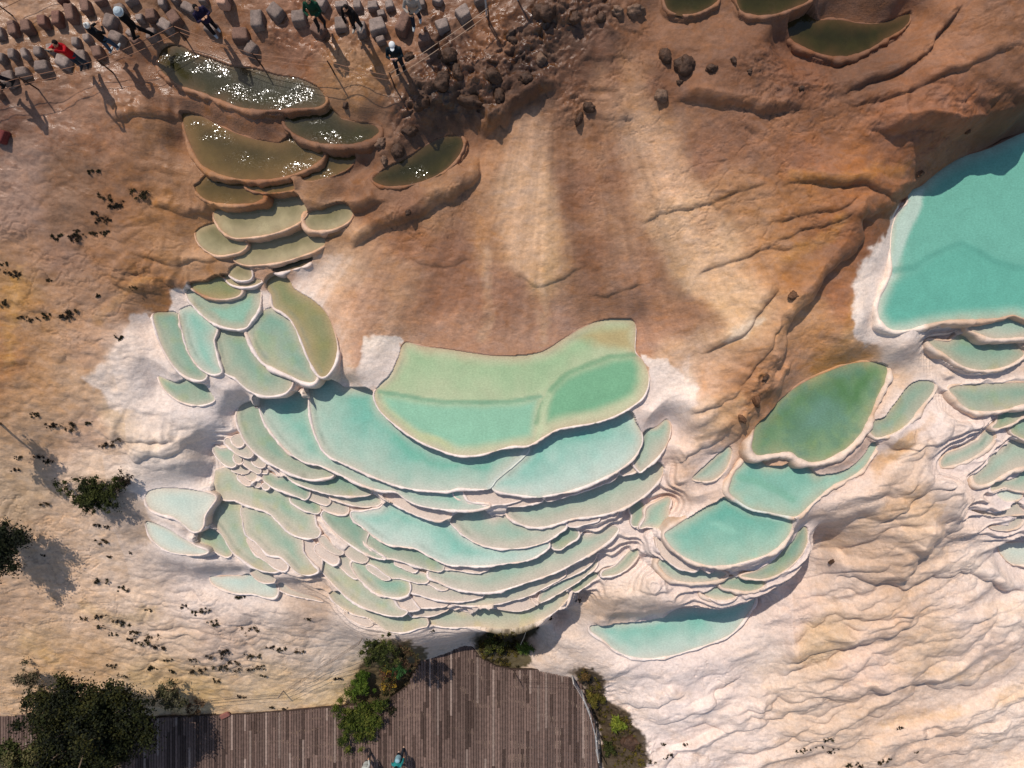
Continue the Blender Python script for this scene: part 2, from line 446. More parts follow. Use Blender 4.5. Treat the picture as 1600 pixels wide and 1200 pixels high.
P_('T',.2,5,'big turquoise pool wrapping the lower left of the ledged green pool','486 607 500 603 530 605 572 608 580 630 590 645 610 662 640 683 680 704 715 716 745 716 772 710 800 702 822 700 826 703 812 718 795 733 775 750 765 762 740 764 716 763 700 767 665 766 640 763 610 755 580 743 545 727 515 713 503 700 492 675 486 650 484 625')
P_('Y',.17,5,'light turquoise pool tucked under the right end of the ledged green pool','832 698 850 688 875 675 905 669 935 664 960 655 975 651 990 657 1000 672 1003 690 995 708 985 720 965 735 940 748 920 757 890 767 860 773 840 776 810 773 780 768 770 762 785 748 805 732 820 718 830 706')
P_('T',.0,5,'long teal pool hugging the big turquoise one from its west side','407 627 420 620 440 618 477 617 479 640 482 670 492 695 503 712 520 724 550 738 590 755 620 766 650 772 690 774 708 772 715 778 740 787 765 790 745 796 720 797 690 795 655 789 635 780 618 768 595 766 565 757 540 745 515 733 500 727 475 721 450 705 430 683 414 660 407 640')
P_('D',-.2,5,'curved grey-green pool forming the western edge of the main cascade','372 640 382 630 398 628 400 650 408 675 420 690 440 708 465 724 495 734 510 737 520 742 500 748 485 749 460 742 430 728 405 712 388 695 375 672 370 655')
grp('tiny stair pools on the west shoulder of the main cascade')
P_('P',-.35,4,'thin curved basin topmost of the tiny west-shoulder stairs','351 686 357 690 365 700 378 705 388 711 392 713 383 714 372 710 360 700 352 692')
P_('P',-.3,3,'tiny hooked basin pressed against the western edge pool','361 684 368 690 376 693 379 697 372 698 364 692')
P_('Q',-.7,4,'pale green oval basin, westernmost of the tiny stairs','335 697 342 700 350 706 360 713 361 722 366 729 358 729 348 724 338 713 334 704')
P_('P',-.55,3,'upright sliver basin beside the pale green oval','365 711 371 712 372 719 375 726 370 723 366 718')
P_('P',-.55,3,'slanting grey basin in the middle of the tiny stairs','378 719 390 718 393 727 402 735 406 741 395 736 385 729 379 723')
P_('P',-.5,3,'small wedge basin right of the slanting grey one','394 718 402 724 413 728 405 730 397 725')
P_('P',-.6,3,'speck of a basin under the wedge basin','405 733 415 734 419 738 409 739')
P_('P',-.8,3,'dry-looking basin with a dark shadow below the pale green oval','361 733 372 729 383 733 388 737 378 740 366 737')
P_('P',-.85,3,'tiny basin with a black shadow spot in the stairs','381 741 390 742 398 745 388 748')
P_('W',-.9,3,'narrow sandy basin along the lip above the sage pool','371 743 380 748 386 754 395 757 385 758 376 751')
P_('P',-.85,3,'smallest round pit at the foot of the stairs','398 753 404 757 406 762 400 760')
P_('P',-.8,3,'second tiny pit at the foot of the stairs','408 757 414 762 420 765 412 763')
P_('D',-.65,4,'long grey-green finger pool leading off the tiny stairs','412 747 425 746 440 752 460 762 475 772 478 780 465 776 445 768 428 762 418 755')
P_('D',-.4,4,'grey-green band directly below the western edge pool','447 742 470 749 500 752 525 750 545 755 560 765 580 771 570 774 545 775 515 772 490 765 470 758 455 750')
P_('Q',-.6,4,'greyish shelf pool under the grey-green band','515 777 535 777 560 779 583 777 592 787 580 791 560 791 540 786 525 781')
P_('P',-.75,3,'shaded shallow basin just above the round turquoise bay','501 790 512 791 528 797 543 800 535 804 522 802 508 797')
P_('P',-.7,3,'dark shadowed splinter basin beside the finger pool','476 772 485 773 495 778 508 785 515 788 505 788 490 783 480 778')
P_('D',-.85,3,'dark grey basin at the tip of the finger pool','453 778 465 780 480 787 497 794 493 798 480 799 466 792 456 785')
grp('middle tiers of the main cascade')
P_('W',-.3,4,'dry pinkish strip basin below the long teal pool','600 775 620 775 640 787 680 799 700 803 705 806 690 813 675 812 650 804 625 792')
P_('W',-.02,4,'pinkish white lens basin under the seam of the two turquoise pools','711 771 725 767 750 770 790 777 815 780 800 785 780 788 755 787 730 781')
P_('W',-.1,3,'narrow cream lip basin right of the pinkish lens','790 790 820 783 848 781 835 786 810 791')
P_('W',-.05,4,'long cream ribbon basin under the light turquoise pool','852 779 880 774 920 762 950 748 965 737 963 745 940 757 905 768 870 780 855 782')
P_('Q',.0,4,'pale green oval pool next to the bare slope, off the light turquoise pool','1041 655 1047 665 1046 680 1038 700 1025 717 1010 730 1000 737 1000 722 1003 705 1008 690 1020 673 1032 662')
P_('P',-.1,4,'tiny shaded pocket pool beside the pale green oval','969 735 980 722 992 714 993 725 985 737 972 742')
P_('Q',-.4,5,'long sea-green pool curving along the east side of the cascade','795 800 820 797 850 795 870 792 900 779 925 769 950 766 965 757 985 750 1005 741 1025 730 1035 728 1036 737 1028 752 1010 771 985 788 960 799 930 806 895 810 870 818 850 823 830 823 810 817 798 809')
P_('Y',-.6,4,'bright turquoise pool at the centre of the middle tiers','549 801 565 800 585 796 600 795 615 793 640 805 670 817 690 823 702 826 720 840 735 850 760 857 790 860 820 857 850 850 858 853 840 868 820 876 790 880 760 884 735 884 700 882 690 878 670 868 650 857 630 854 605 850 585 838 565 822 552 812')
P_('Q',-.5,4,'teal half-moon pool overlapping the bright central turquoise pool','707 815 715 812 730 806 745 804 765 808 790 815 815 822 840 826 865 825 885 822 870 835 855 845 830 853 800 857 775 856 750 850 730 840 715 827')
P_('D',-.8,4,'slanting green pool west of the bright central pool','505 803 520 808 540 809 548 815 560 825 566 840 575 855 590 865 602 873 590 872 570 864 550 852 530 837 515 822 507 812')
P_('D',-.82,4,'grey-green ledge pool below the bright central pool','569 836 580 838 600 852 625 858 648 860 665 870 675 880 690 892 680 892 650 884 625 876 600 866 583 855 574 845')
P_('W',-.85,3,'long mauve sliver basin under the bright central pool','668 870 685 878 700 886 730 886 765 888 750 895 735 894 710 890 695 889 680 882')
P_('Q',-.95,5,'long bow-shaped green pool sweeping across the lower cascade','670 895 690 893 715 892 735 897 755 895 775 888 800 884 830 880 850 870 870 862 890 850 905 843 935 830 960 822 966 826 955 842 935 857 905 875 880 888 860 897 830 907 800 917 775 924 745 925 710 919 685 908 670 901')
P_('D',-.72,3,'dark shaded slot basin at the east end of the half-moon pool','866 855 874 846 888 839 902 834 901 841 889 849 876 858')
P_('W',-.5,3,'doubled cream lip basin under the long sea-green pool','884 818 905 813 930 810 937 812 915 819 895 823')
P_('P',-.98,3,'grey corner basin beside the slanting green pool','500 842 508 840 516 848 526 857 537 863 532 867 520 864 508 856')
P_('W',-1.05,3,'pinkish fold basin just under the grey corner basin','494 855 504 862 516 872 528 880 521 882 507 874 497 866')
P_('P',-1.0,3,'small beige wedge basin left of the green tongue pool','540 862 552 866 565 872 573 878 562 879 548 873')
grp('lower fringe of the main cascade')
P_('S',-1.05,3,'small green tongue pool below the slanting green pool','575 875 590 876 602 876 612 880 625 886 645 897 665 905 668 909 655 911 635 906 615 900 595 892 582 884')
P_('W',-.98,3,'tiny mauve splinter basin above the green tongue pool','618 880 640 887 652 893 645 894 632 889')
P_('P',-1.1,3,'mauve-grey basin right of the green tongue pool','650 895 665 896 680 904 690 912 700 920 690 922 675 915 662 906')
P_('P',-1.15,3,'grey crescent pool in the middle of the lower fringe','628 911 645 914 665 918 700 925 720 928 755 932 745 935 730 939 700 939 670 934 650 927 636 920')
P_('Q',-1.3,3,'narrow shaded green ribbon pool below the bow-shaped pool','705 942 725 941 745 938 762 933 785 929 805 920 825 913 850 909 870 902 885 893 880 901 862 912 845 921 825 931 800 938 780 943 750 946 725 946')
P_('P',-1.35,3,'first pale strip outside the end of the bow-shaped pool','842 922 860 913 885 897 910 885 928 870 932 862 928 876 915 888 895 899 870 910 850 921')
P_('Q',-1.5,3,'second greenish strip outside the end of the bow-shaped pool','842 940 865 928 893 908 915 895 930 878 935 872 931 885 922 894 903 909 885 920 862 933 845 941')
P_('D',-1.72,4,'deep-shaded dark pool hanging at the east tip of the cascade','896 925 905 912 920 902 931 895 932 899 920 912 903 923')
P_('S',-1.75,4,'broad mint pool forming the bottom lip above the boardwalk','662 967 680 966 700 960 710 955 735 957 765 952 790 957 815 958 835 953 850 945 870 935 885 928 882 940 870 953 850 966 825 977 800 983 770 982 745 979 715 980 690 979 670 973')
P_('W',-1.5,3,'cream pouch basin above the broad mint pool','765 948 790 948 820 944 836 946 815 954 795 954 778 951')
P_('S',-1.2,4,'long mint pool slanting down the south-west of the cascade','487 862 500 868 515 877 532 890 548 905 563 914 575 926 595 940 615 949 636 956 628 962 605 961 580 953 555 942 535 926 515 906 498 886 489 872')
P_('S',-1.1,4,'plump sage pool above the long slanting mint pool','549 881 565 882 572 888 580 895 595 905 605 910 620 915 635 922 638 927 628 933 605 932 585 925 570 912 557 898')
P_('P',-1.14,3,'beige patch pool at the upper end of the long mint pool','518 865 535 866 544 875 550 890 560 903 552 903 540 893 528 882 520 873')
P_('P',-1.02,3,'small grey fold basin above the plump sage pool','573 885 585 887 600 898 610 905 600 906 588 899 578 892')
P_('W',-1.25,3,'long mauve ribbon basin between the sage and mint pools','569 916 590 930 615 937 640 944 655 952 640 954 620 949 598 939 578 925')
P_('W',-1.3,3,'short cream tongue basin under the grey crescent pool','645 941 660 939 680 942 700 945 690 948 665 949 650 946')
P_('P',-1.5,3,'sandy tongue basin at the left end of the broad mint pool','642 958 665 955 690 951 702 950 690 957 675 962 655 963 643 962')
P_('S',-1.6,4,'sandy green outermost pool at the south-west bottom lip','515 927 530 930 545 942 565 955 590 962 615 967 640 965 658 966 668 977 655 981 630 988 605 985 590 975 575 965 555 960 535 950 520 938')
P_('W',-1.65,3,'pink pouch basin clinging below the sandy green bottom pool','538 958 555 962 572 968 582 977 570 978 552 970')
grp('pools of the south-west wing')
P_('V',-.75,5,'pale aqua pool beside the dark green bush','230 770 245 764 265 763 300 765 337 777 330 790 320 805 317 822 310 830 300 830 288 820 270 808 250 803 235 795 228 783')
P_('V',-1.02,4,'pale aqua leaf pool just below the one beside the bush','229 815 240 817 262 825 285 840 305 853 325 862 315 866 290 866 265 862 245 850 233 835')
P_('S',-1.15,4,'tall pale green pool with a straight white western rim','345 784 375 790 376 805 380 825 390 843 405 858 420 870 436 882 440 890 425 894 400 888 380 875 362 860 350 840 337 822 330 812 338 797')
P_('S',-1.05,4,'wavy-rimmed pale green pool, right of the tall one','378 798 395 795 415 800 430 812 450 832 462 847 475 865 490 885 497 892 485 898 465 895 450 880 438 870 420 867 410 858 400 847 385 835 380 815')
P_('S',-.95,4,'sage pool stretching below the tiny west-shoulder stairs','337 735 352 741 372 752 395 765 420 769 440 773 452 783 462 792 475 802 485 815 500 830 497 838 485 841 465 838 450 830 435 815 418 800 400 794 380 787 358 775 343 758 336 745')
P_('S',-1.25,4,'small sandy triangular pool between the aqua and tall pools','315 838 325 830 335 835 345 848 355 865 358 870 345 867 330 858 317 850 310 845')
P_('W',-1.1,3,'pinkish hem basin following the wavy rim','385 842 398 852 408 864 425 871 433 880 447 892 432 889 415 877 398 864')
P_('W',-1.1,3,'narrow cream basin between the wavy pool and the slanting mint pool','455 838 472 845 485 862 493 880 500 893 493 890 482 875 468 855')
P_('V',-1.95,4,'separate bright pale pool on the ground below the wing','328 902 345 901 375 900 395 903 415 915 433 925 430 933 415 933 395 928 370 927 348 920 333 912')
P_('P',-1.6,3,'small grey cup pool above the separate bright pool','392 893 410 895 425 902 430 908 420 911 405 908 395 900')
P_('P',-1.95,3,'dull ribbon puddle trailing right of the separate bright pool','432 917 450 920 475 928 495 935 505 940 490 937 465 932 445 926')
grp('east shoulder pools of the main cascade')
P_('Q',-.7,4,'small pale green pool in the gap between the two cascades','1045 777 1048 785 1040 800 1025 812 1010 822 1000 825 1008 810 1010 795 1025 785')
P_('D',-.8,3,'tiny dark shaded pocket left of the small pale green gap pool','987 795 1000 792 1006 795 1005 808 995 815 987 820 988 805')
P_('S',-1.5,4,'sandy green pool low in the gap between the two cascades','942 893 960 885 975 870 985 860 995 855 998 865 992 875 980 888 965 897 950 900 940 900')
P_('Q',.0,5,'soft green oval pool on the bare slope above the gap','1085 742 1100 728 1120 710 1138 697 1143 703 1140 720 1130 738 1115 750 1100 752 1082 748')
grp('pools of the east cascade')
P_('G',.35,9,'deep moss green pool with thick rims below the brown slope','1180 668 1200 645 1230 615 1260 595 1295 580 1330 568 1365 566 1385 573 1386 590 1372 620 1360 650 1348 675 1325 700 1300 715 1270 723 1250 718 1235 708 1205 710 1180 712 1173 700 1176 685')
P_('D',.3,7,'narrow green pool right of the moss green one','1427 597 1445 594 1460 600 1458 612 1440 635 1425 655 1405 672 1385 681 1368 683 1367 675 1380 652 1400 625 1415 605')
P_('L',.0,7,'dark teal pool directly below the moss green pool','1150 735 1160 728 1190 728 1222 728 1245 735 1280 741 1310 737 1335 725 1350 710 1360 697 1368 698 1360 715 1345 735 1320 750 1300 760 1270 785 1245 807 1230 806 1200 800 1175 795 1150 780 1138 768 1142 750')
P_('L',-.25,6,'round emerald pool below the dark teal one','1045 828 1070 812 1095 795 1120 783 1150 785 1175 798 1205 808 1235 810 1238 822 1230 840 1210 860 1180 873 1140 883 1110 884 1080 876 1055 860 1042 845 1038 835')
P_('D',-.8,5,'green crescent wrapping the right side of the emerald pool','1205 878 1225 858 1240 840 1250 825 1258 822 1262 840 1257 858 1245 875 1228 890 1210 900 1190 905 1170 903 1158 900 1180 893 1195 885')
P_('D',-1.1,6,'small green pool at the outer lip under the green crescent','1128 915 1140 912 1155 902 1170 908 1195 910 1190 918 1170 924 1150 922 1135 919')
P_('Q',-.95,6,'grey-green crescent below the emerald pool','1028 880 1035 883 1045 890 1065 897 1085 899 1105 893 1125 893 1135 897 1125 905 1105 909 1075 910 1050 905 1037 895')
P_('W',-.6,5,'dry cream crescent at the left foot of the emerald pool','1027 840 1035 850 1045 865 1065 880 1090 888 1085 892 1060 887 1040 872 1028 855')
P_('Q',-1.3,6,'lowest small pale pool on the east cascade lip','1095 925 1105 922 1120 922 1135 928 1150 932 1135 937 1115 936 1100 930')
P_('Y',-2.95,5,'half-shaded turquoise pool alone at the foot of the east cascade','922 978 930 975 960 972 1000 968 1035 962 1060 952 1100 949 1140 944 1165 935 1180 932 1178 945 1168 960 1155 978 1140 992 1110 1005 1080 1015 1045 1025 1010 1029 985 1026 960 1015 945 1002 930 992 922 985')
grp('pools below the lagoon')
P_('L',1.2,7,'huge turquoise lagoon cut by the frame edge','1420 300 1440 290 1465 268 1490 252 1510 243 1545 232 1575 218 1600 207 1660 190 1760 190 1760 480 1660 500 1600 497 1583 492 1560 497 1520 500 1480 501 1450 507 1420 515 1395 516 1378 505 1371 485 1375 465 1385 445 1393 425 1392 395 1395 355 1405 330 1418 318')
P_('Q',.95,7,'thin green pool pressed under the lagoon rim','1512 513 1525 511 1545 508 1570 500 1583 497 1600 508 1640 520 1640 530 1600 527 1570 529 1545 528 1525 520')
P_('D',.6,7,'shaded green lens pool, second below the lagoon','1450 532 1480 534 1510 535 1535 541 1560 545 1590 548 1600 553 1590 563 1570 573 1545 578 1520 577 1500 570 1475 553 1458 543')
P_('D',.3,7,'wide green pool with a dark shaded upper band, third below the lagoon','1483 608 1495 603 1530 600 1600 598 1680 600 1680 635 1600 633 1570 640 1545 643 1520 642 1505 635 1493 622')
P_('D',.0,5,'small wholly shaded pool under the wide green one','1550 668 1560 660 1572 650 1600 643 1640 640 1640 655 1600 650 1585 660 1570 666 1555 670')
P_('D',-.2,5,'dark green nook of water cut by the frame, left of its thick lip','1583 673 1600 667 1640 665 1640 690 1600 686 1588 680')
P_('Q',-.2,6,'slim grey-green pool on the draped stone, leftmost of this group','1470 722 1478 710 1500 702 1525 690 1545 683 1552 685 1545 697 1525 712 1505 722 1485 728 1472 729')
P_('Q',-.5,6,'pale aqua-green pool cut by the frame, right of the slim one','1520 745 1535 728 1547 710 1565 702 1600 694 1650 692 1650 730 1600 730 1580 735 1560 747 1540 757 1525 757')
P_('Q',-.8,5,'pale grey-green pool below the pale aqua-green one','1543 768 1560 757 1580 748 1600 745 1650 745 1650 775 1600 768 1585 766 1570 762 1555 766')
P_('V',-.9,4,'little milky basin enclosed by smooth thin rims','1555 771 1565 767 1580 771 1598 775 1590 781 1570 783 1560 778')
P_('P',-1.1,4,'shallow beige crescent under the little milky basin','1512 795 1530 797 1548 801 1570 798 1585 793 1600 800 1640 800 1600 803 1575 805 1550 806 1530 802')
P_('P',-1.3,4,'lowest beige scoop on the frame-side lip','1548 824 1565 822 1585 818 1597 812 1590 823 1575 828 1558 828')
P_('V',-2.4,4,'milky ice-white pool cut by the frame below the overhang','1562 848 1575 849 1600 848 1660 848 1660 885 1600 883 1580 880 1568 870 1561 858')

# deeper or shallower patches of pool floor seen through the water: pool index by label start, colour, softness, outline
PATCH = [
 ('large pale green', (140, 186, 160), 14, 3, '592 614 630 619 680 626 740 630 800 627 845 619 842 640 838 660 832 685 800 690 770 697 745 702 715 702 680 690 650 676 620 655 604 640'),
 ('large pale green', (118, 168, 134), 14, 4, '848 655 852 630 862 605 885 585 920 570 955 559 990 554 1001 575 1001 598 992 618 960 634 930 645 900 652 870 658 852 664'),
 ('large pale green', (186, 192, 150), 8, 12, '588 612 596 600 604 640 640 672 680 696 720 706 700 690 650 668 612 638'),
 ('large pale green', (175, 160, 118), 14, 10, '890 530 940 510 992 505 992 548 950 545 910 540'),
 ('huge turquoise', (100, 168, 152), 14, 6, '1395 440 1430 415 1470 392 1505 378 1530 385 1560 402 1600 415 1680 418 1680 495 1600 480 1500 488 1440 495 1400 505 1382 490'),
 ('huge turquoise', (178, 200, 190), 6, 4, '1418 305 1445 292 1442 320 1430 350 1412 395 1398 432 1390 440 1396 390 1398 350 1408 330'),
 ('big turquoise', (104, 172, 152), 20, 20, '600 660 650 700 720 725 790 712 760 735 700 735 640 715 600 685'),
 ('deep moss', (104, 140, 122), 24, 26, '1250 640 1300 620 1320 640 1290 680 1240 690'),
 ('deep moss', (86, 124, 82), 30, 34, '1290 590 1340 572 1375 580 1360 625 1320 640 1300 610'),
 ('round emerald', (140, 190, 172), 6, 8, '1105 815 1125 808 1150 820 1165 835 1140 832'),
 ('bright pale', (140, 178, 158), 8, 8, '320 482 350 478 395 465 398 482 380 505 345 500'),
]

LINES = [
 ('large pale green', (92, 150, 124), 5, '592 612 630 619 680 626 740 630 800 627 845 618'),
 ('large pale green', (88, 146, 112), 6, '838 662 850 630 862 605 885 583 920 568 955 557 990 553'),
 ('large pale green', (186, 200, 164), 7, '838 690 844 665 850 640 858 615'),
 ('huge turquoise', (88, 152, 138), 7, '1395 422 1425 416 1450 402 1480 388 1502 380 1530 394 1560 412 1600 420 1660 420'),
 ('dark teal', (120, 172, 150), 8, '1155 745 1180 752 1215 765 1240 780'),
 ('round emerald', (172, 208, 194), 4, '1180 800 1210 811 1234 812'),
 ('big turquoise', (196, 208, 202), 7, '826 703 812 718 795 733 775 750 765 762'),
]
# ---------------------------------------------------------------- relief: height control points (photo px, px, metres)
def nums(s): return [float(x) for x in s.replace(',', ' ').replace(';', ' ').split()]
HC = np.array(nums('''
-80 -60 3.3; 200 -60 3.5; 500 -60 3.6; 800 -60 3.9; 1000 -60 4.0; 1300 -60 3.9; 1680 -60 4.4; 0 0 3.2; 200 0 3.3; 400 0 3.4; 600 0 3.45; 800 0 3.65; 950 0 3.8; 1400 0 3.55; 1480 20 3.6; 1600 0 4.1
0 100 3.0; 150 120 2.95; 220 150 2.85; 230 80 3.0; 600 110 3.15; 750 100 3.2; 900 100 3.25; 1000 100 3.3; 1150 100 3.4; 1200 60 3.3; 1250 130 3.0; 1450 100 3.4; 1530 60 3.7; 1600 100 3.5
0 200 2.6; 150 220 2.5; 230 260 2.3; 260 200 2.6; 560 170 2.95; 700 190 2.7; 620 225 2.6; 800 200 2.6; 900 200 2.6; 1000 190 2.75; 1100 200 2.7; 1250 220 2.5; 1400 225 2.5; 1480 203 2.6; 1560 168 2.7; 1620 152 2.8
0 300 2.1; 150 300 2.0; 250 330 1.8; 770 260 2.3; 600 340 1.75; 700 320 1.95; 800 300 2.05; 900 300 2.1; 1000 300 2.1; 1100 300 2.1; 1200 300 2.2; 1300 300 2.1; 1340 330 2.0; 1400 320 1.55
1250 400 1.75; 1200 480 1.45; 1150 540 1.15; 1100 590 .75; 1300 480 1.15; 1330 420 1.3; 1250 550 .85; 1330 545 .85; 1370 400 1.4; 1350 500 1.25; 1410 545 1.0; 1220 600 .7; 1160 650 .6; 1170 610 .85
0 400 1.6; 100 400 1.5; 200 420 1.4; 270 420 1.35; 600 390 1.45; 680 420 1.45; 750 420 1.45; 850 420 1.45; 950 420 1.45; 1050 420 1.45; 1130 440 1.45; 540 430 1.2
560 480 1.1; 700 480 1.0; 850 480 1.0; 1000 470 1.1; 1050 520 .95; 1030 560 .72; 1080 600 .6; 590 560 .72; 570 600 .6; 545 585 .75; 620 520 .75; 700 525 .72; 800 535 .7; 450 620 .55
0 500 1.1; 100 520 .95; 200 540 .75; 230 600 .35; 0 600 .6; 100 620 .3; 180 640 .1; 280 660 0; 340 650 .1; 350 620 .4; 0 700 -.3; 100 720 -.5; 200 720 -.5; 300 720 -.32; 250 735 -.42; 200 760 -.62; 0 800 -1.0; 100 830 -1.4; 200 860 -1.6; 0 900 -1.8; 100 920 -2.1; 200 930 -2.2; 290 890 -1.9
300 950 -2.4; 400 960 -2.4; 470 905 -1.75; 480 960 -2.3; 520 985 -2.8; 0 1000 -2.8; 100 1030 -3.1; 200 1020 -3.1; 300 1030 -3.2; 400 1030 -3.2; 500 1030 -3.3; 560 1010 -3.3
0 1100 -3.85; 100 1100 -3.9; 200 1095 -3.85; 300 1095 -3.85; 400 1090 -3.85; 500 1085 -3.9; 580 1050 -4.0; -60 1200 -4.8; 300 1200 -4.8; 600 1200 -4.8; 900 1200 -4.8; 700 1100 -4.6; 750 1060 -4.5; 640 1040 -4.3; 850 1070 -4.4
680 1003 -2.7; 720 1010 -4.0; 770 1010 -4.0; 860 985 -3.3; 880 1020 -3.6; 850 1038 -3.8; 905 960 -3.0; 930 1100 -4.5; 950 1060 -3.8; 960 1120 -4.3; 1000 1190 -4.2; 970 1060 -3.6; 1010 1130 -3.8
1000 1060 -3.5; 1100 1050 -3.5; 1200 1000 -3.1; 1215 960 -3.0; 1240 925 -2.95; 1272 895 -2.75; 1290 872 -2.3; 1300 815 -.95; 1330 800 -.7; 1400 750 -.45; 1400 700 -.1; 1440 660 .15; 1475 650 .15; 1380 850 -1.4; 1330 885 -2.1; 1400 885 -2.1; 1450 820 -1.05; 1500 850 -2.0; 1480 790 -.8; 1300 950 -2.5; 1400 950 -2.4; 1500 930 -2.4; 1600 930 -2.6; 1540 845 -2.1
1200 1080 -3.6; 1300 1060 -3.3; 1400 1060 -3.2; 1500 1060 -3.2; 1600 1060 -3.3; 1100 1150 -4.0; 1250 1180 -4.1; 1400 1180 -4.0; 1600 1180 -4.0; 1700 1250 -4.2; 1200 1260 -4.3; 1700 900 -2.4
1000 940 -1.75; 950 945 -2.1; 1050 940 -1.6; 1010 900 -1.25; 1000 862 -1.0; 925 930 -2.3; 970 915 -1.7; 1060 700 .35; 1080 660 .5; 1100 640 .6; 1060 760 -.15; 1090 775 -.1; 1030 830 -.8; 1070 630 .55; 1130 760 .05
1680 560 .6; 1680 300 1.1
1240 870 -2.85; 1213 905 -2.95; 1185 930 -3.0; 1254 845 -2.6; 1262 820 -2.0; 872 945 -3.5; 825 968 -3.85; 765 975 -4.0; 905 915 -2.9
''')).reshape(-1, 3)
def zmap(z): return .55 + (z - .55) * np.where(np.asarray(z) < .55, 1.40, 1.2)
HC[:, 2] = zmap(HC[:, 2])
POOLS = [(a, float(zmap(b)), c, d, e, f) for a, b, c, d, e, f in POOLS]

# sharp steps in the flowstone: height, decay (px), line; the high side lies to the left of the direction of travel seen on the photo
SCARPS = [
 (.30, 60, '1255 162 1200 163 1150 158 1100 152 1050 150'),
 (.35, 50, '1500 -10 1475 20 1450 50 1420 78 1390 108 1350 128 1300 140'),
 (.16, 60, '1600 62 1545 75 1500 105 1450 128 1400 150 1350 158 1305 155'),
 (.55, 70, '1640 140 1600 152 1560 178 1520 196 1480 203 1440 192 1400 190 1350 172'),
 (.35, 50, '1515 205 1490 242 1460 265 1420 284 1390 292 1350 282 1300 278 1260 270 1200 280'),
 (.55, 80, '1400 292 1350 318 1325 345 1310 385 1270 430 1240 470 1215 500 1190 555 1170 600'),
 (.12, 50, '1340 305 1300 320 1240 331 1190 342'),
 (.10, 50, '1330 330 1290 345 1250 352 1200 370'),
 (.10, 60, '1200 280 1150 300 1080 325 1030 330 990 347'),
 (.10, 60, '1260 380 1200 378 1160 395 1120 410 1080 425'),
 (.20, 40, '1215 440 1180 468 1160 500 1120 530 1080 547'),
 (.18, 30, '1215 505 1190 522 1160 570 1140 602'),
 (.14, 30, '1230 560 1215 590 1200 640 1180 660'),
 (.12, 40, '1150 600 1110 628 1060 645'),
 (.16, 40, '1140 650 1110 680 1070 700 1045 715'),
 (.16, 40, '1165 640 1140 680 1100 700'),
 (.05, 40, '740 400 700 408 660 405 640 394'),
 (.07, 50, '905 410 880 430 840 437 800 424'),
 (.06, 50, '1010 430 965 450 920 456'),
 (.05, 30, '965 90 930 92 900 90'), (.05, 30, '970 138 940 140 920 140'), (.06, 30, '990 178 960 180 925 176'),
 (.40, 40, '860 120 810 150 770 185 740 205'),
 (.35, 50, '735 230 740 270 700 300 660 310 620 330 580 350 560 370 540 385'),
 (.30, 40, '600 300 560 320 520 330 470 315 430 322'),
 (.20, 40, '345 262 390 285 440 290 480 292'),
 (.12, 50, '240 318 290 330 330 328'), (.12, 50, '200 395 260 402 310 400 350 402'), (.2, 40, '250 425 290 440 330 440 370 425'), (.14, 40, '170 420 210 450 260 452'),
 (.18, 50, '170 195 210 170 250 172 300 175'),
 (.25, 45, '190 690 220 705 260 700 290 680 340 652'), (.18, 50, '150 660 200 680 250 678 285 672'),
 (.22, 60, '1500 635 1450 680 1420 690 1380 680'),
 (.35, 60, '1450 800 1420 840 1380 870 1320 875 1280 878'),
 (.20, 40, '1500 735 1440 745 1400 770 1370 790 1340 815'),
 (.22, 60, '1600 770 1540 790 1500 790 1460 805'),
 (.30, 50, '1600 900 1560 905 1500 870 1440 875 1400 890 1360 880'),
 (.32, 60, '1430 930 1390 950 1340 980 1280 990 1240 1000 1200 1012'),
 (.18, 50, '1330 980 1290 1010 1240 1030 1200 1040'),
 (.22, 60, '1600 1000 1560 1010 1510 1045 1450 1050 1420 1040'),
 (.20, 60, '1450 1040 1400 1050 1340 1060 1300 1070 1250 1065'),
 (.20, 60, '1290 1066 1240 1090 1200 1100 1160 1095'),
 (.22, 60, '1420 1050 1400 1080 1350 1100 1300 1120 1250 1128 1200 1120'),
 (.18, 50, '1560 1100 1500 1120 1440 1135 1400 1130'),
 (.18, 60, '1060 1070 1040 1085 1000 1090 960 1085'), (.18, 60, '1150 1040 1120 1060 1090 1090 1040 1110 1010 1115'),
 (.16, 60, '1200 1110 1160 1120 1100 1115 1060 1130'), (.2, 60, '1600 1130 1500 1160 1400 1170 1300 1180'),
 (.2, 40, '1050 950 1010 968 960 970 930 965'), (.12, 40, '1060 935 1020 940 980 955 '),
]

# lumpy masks: centre, radius, strength
def blobs(s): return np.array(nums(s)).reshape(-1, 4)
ROUGH = blobs('''640 120 45 .6; 680 150 55 1; 740 130 60 1; 800 90 60 1; 850 60 50 1; 880 25 45 1; 930 10 40 .8; 650 190 45 1; 605 215 25 .9; 700 185 40 1; 640 220 30 .9; 850 120 30 .6; 770 180 30 .8
 700 70 50 .6; 780 30 50 .5; 960 30 40 .5; 1200 120 50 .5; 1290 125 45 .6; 1240 140 40 .5; 1480 180 40 .5; 1540 170 45 .5; 1450 230 40 .4; 1360 190 35 .5; 720 240 30 .5; 700 290 35 .5; 620 330 30 .4; 500 100 40 .3; 440 60 40 .4; 480 20 40 .4; 560 60 40 .4
 900 170 25 .6; 1180 600 22 .7; 1165 640 18 .7; 1240 465 16 .6; 1195 570 16 .5; 1440 265 25 .5; 760 1015 40 .5; 940 1080 30 .8; 965 1130 30 .9; 990 1180 30 .9; 620 1040 40 .5''')

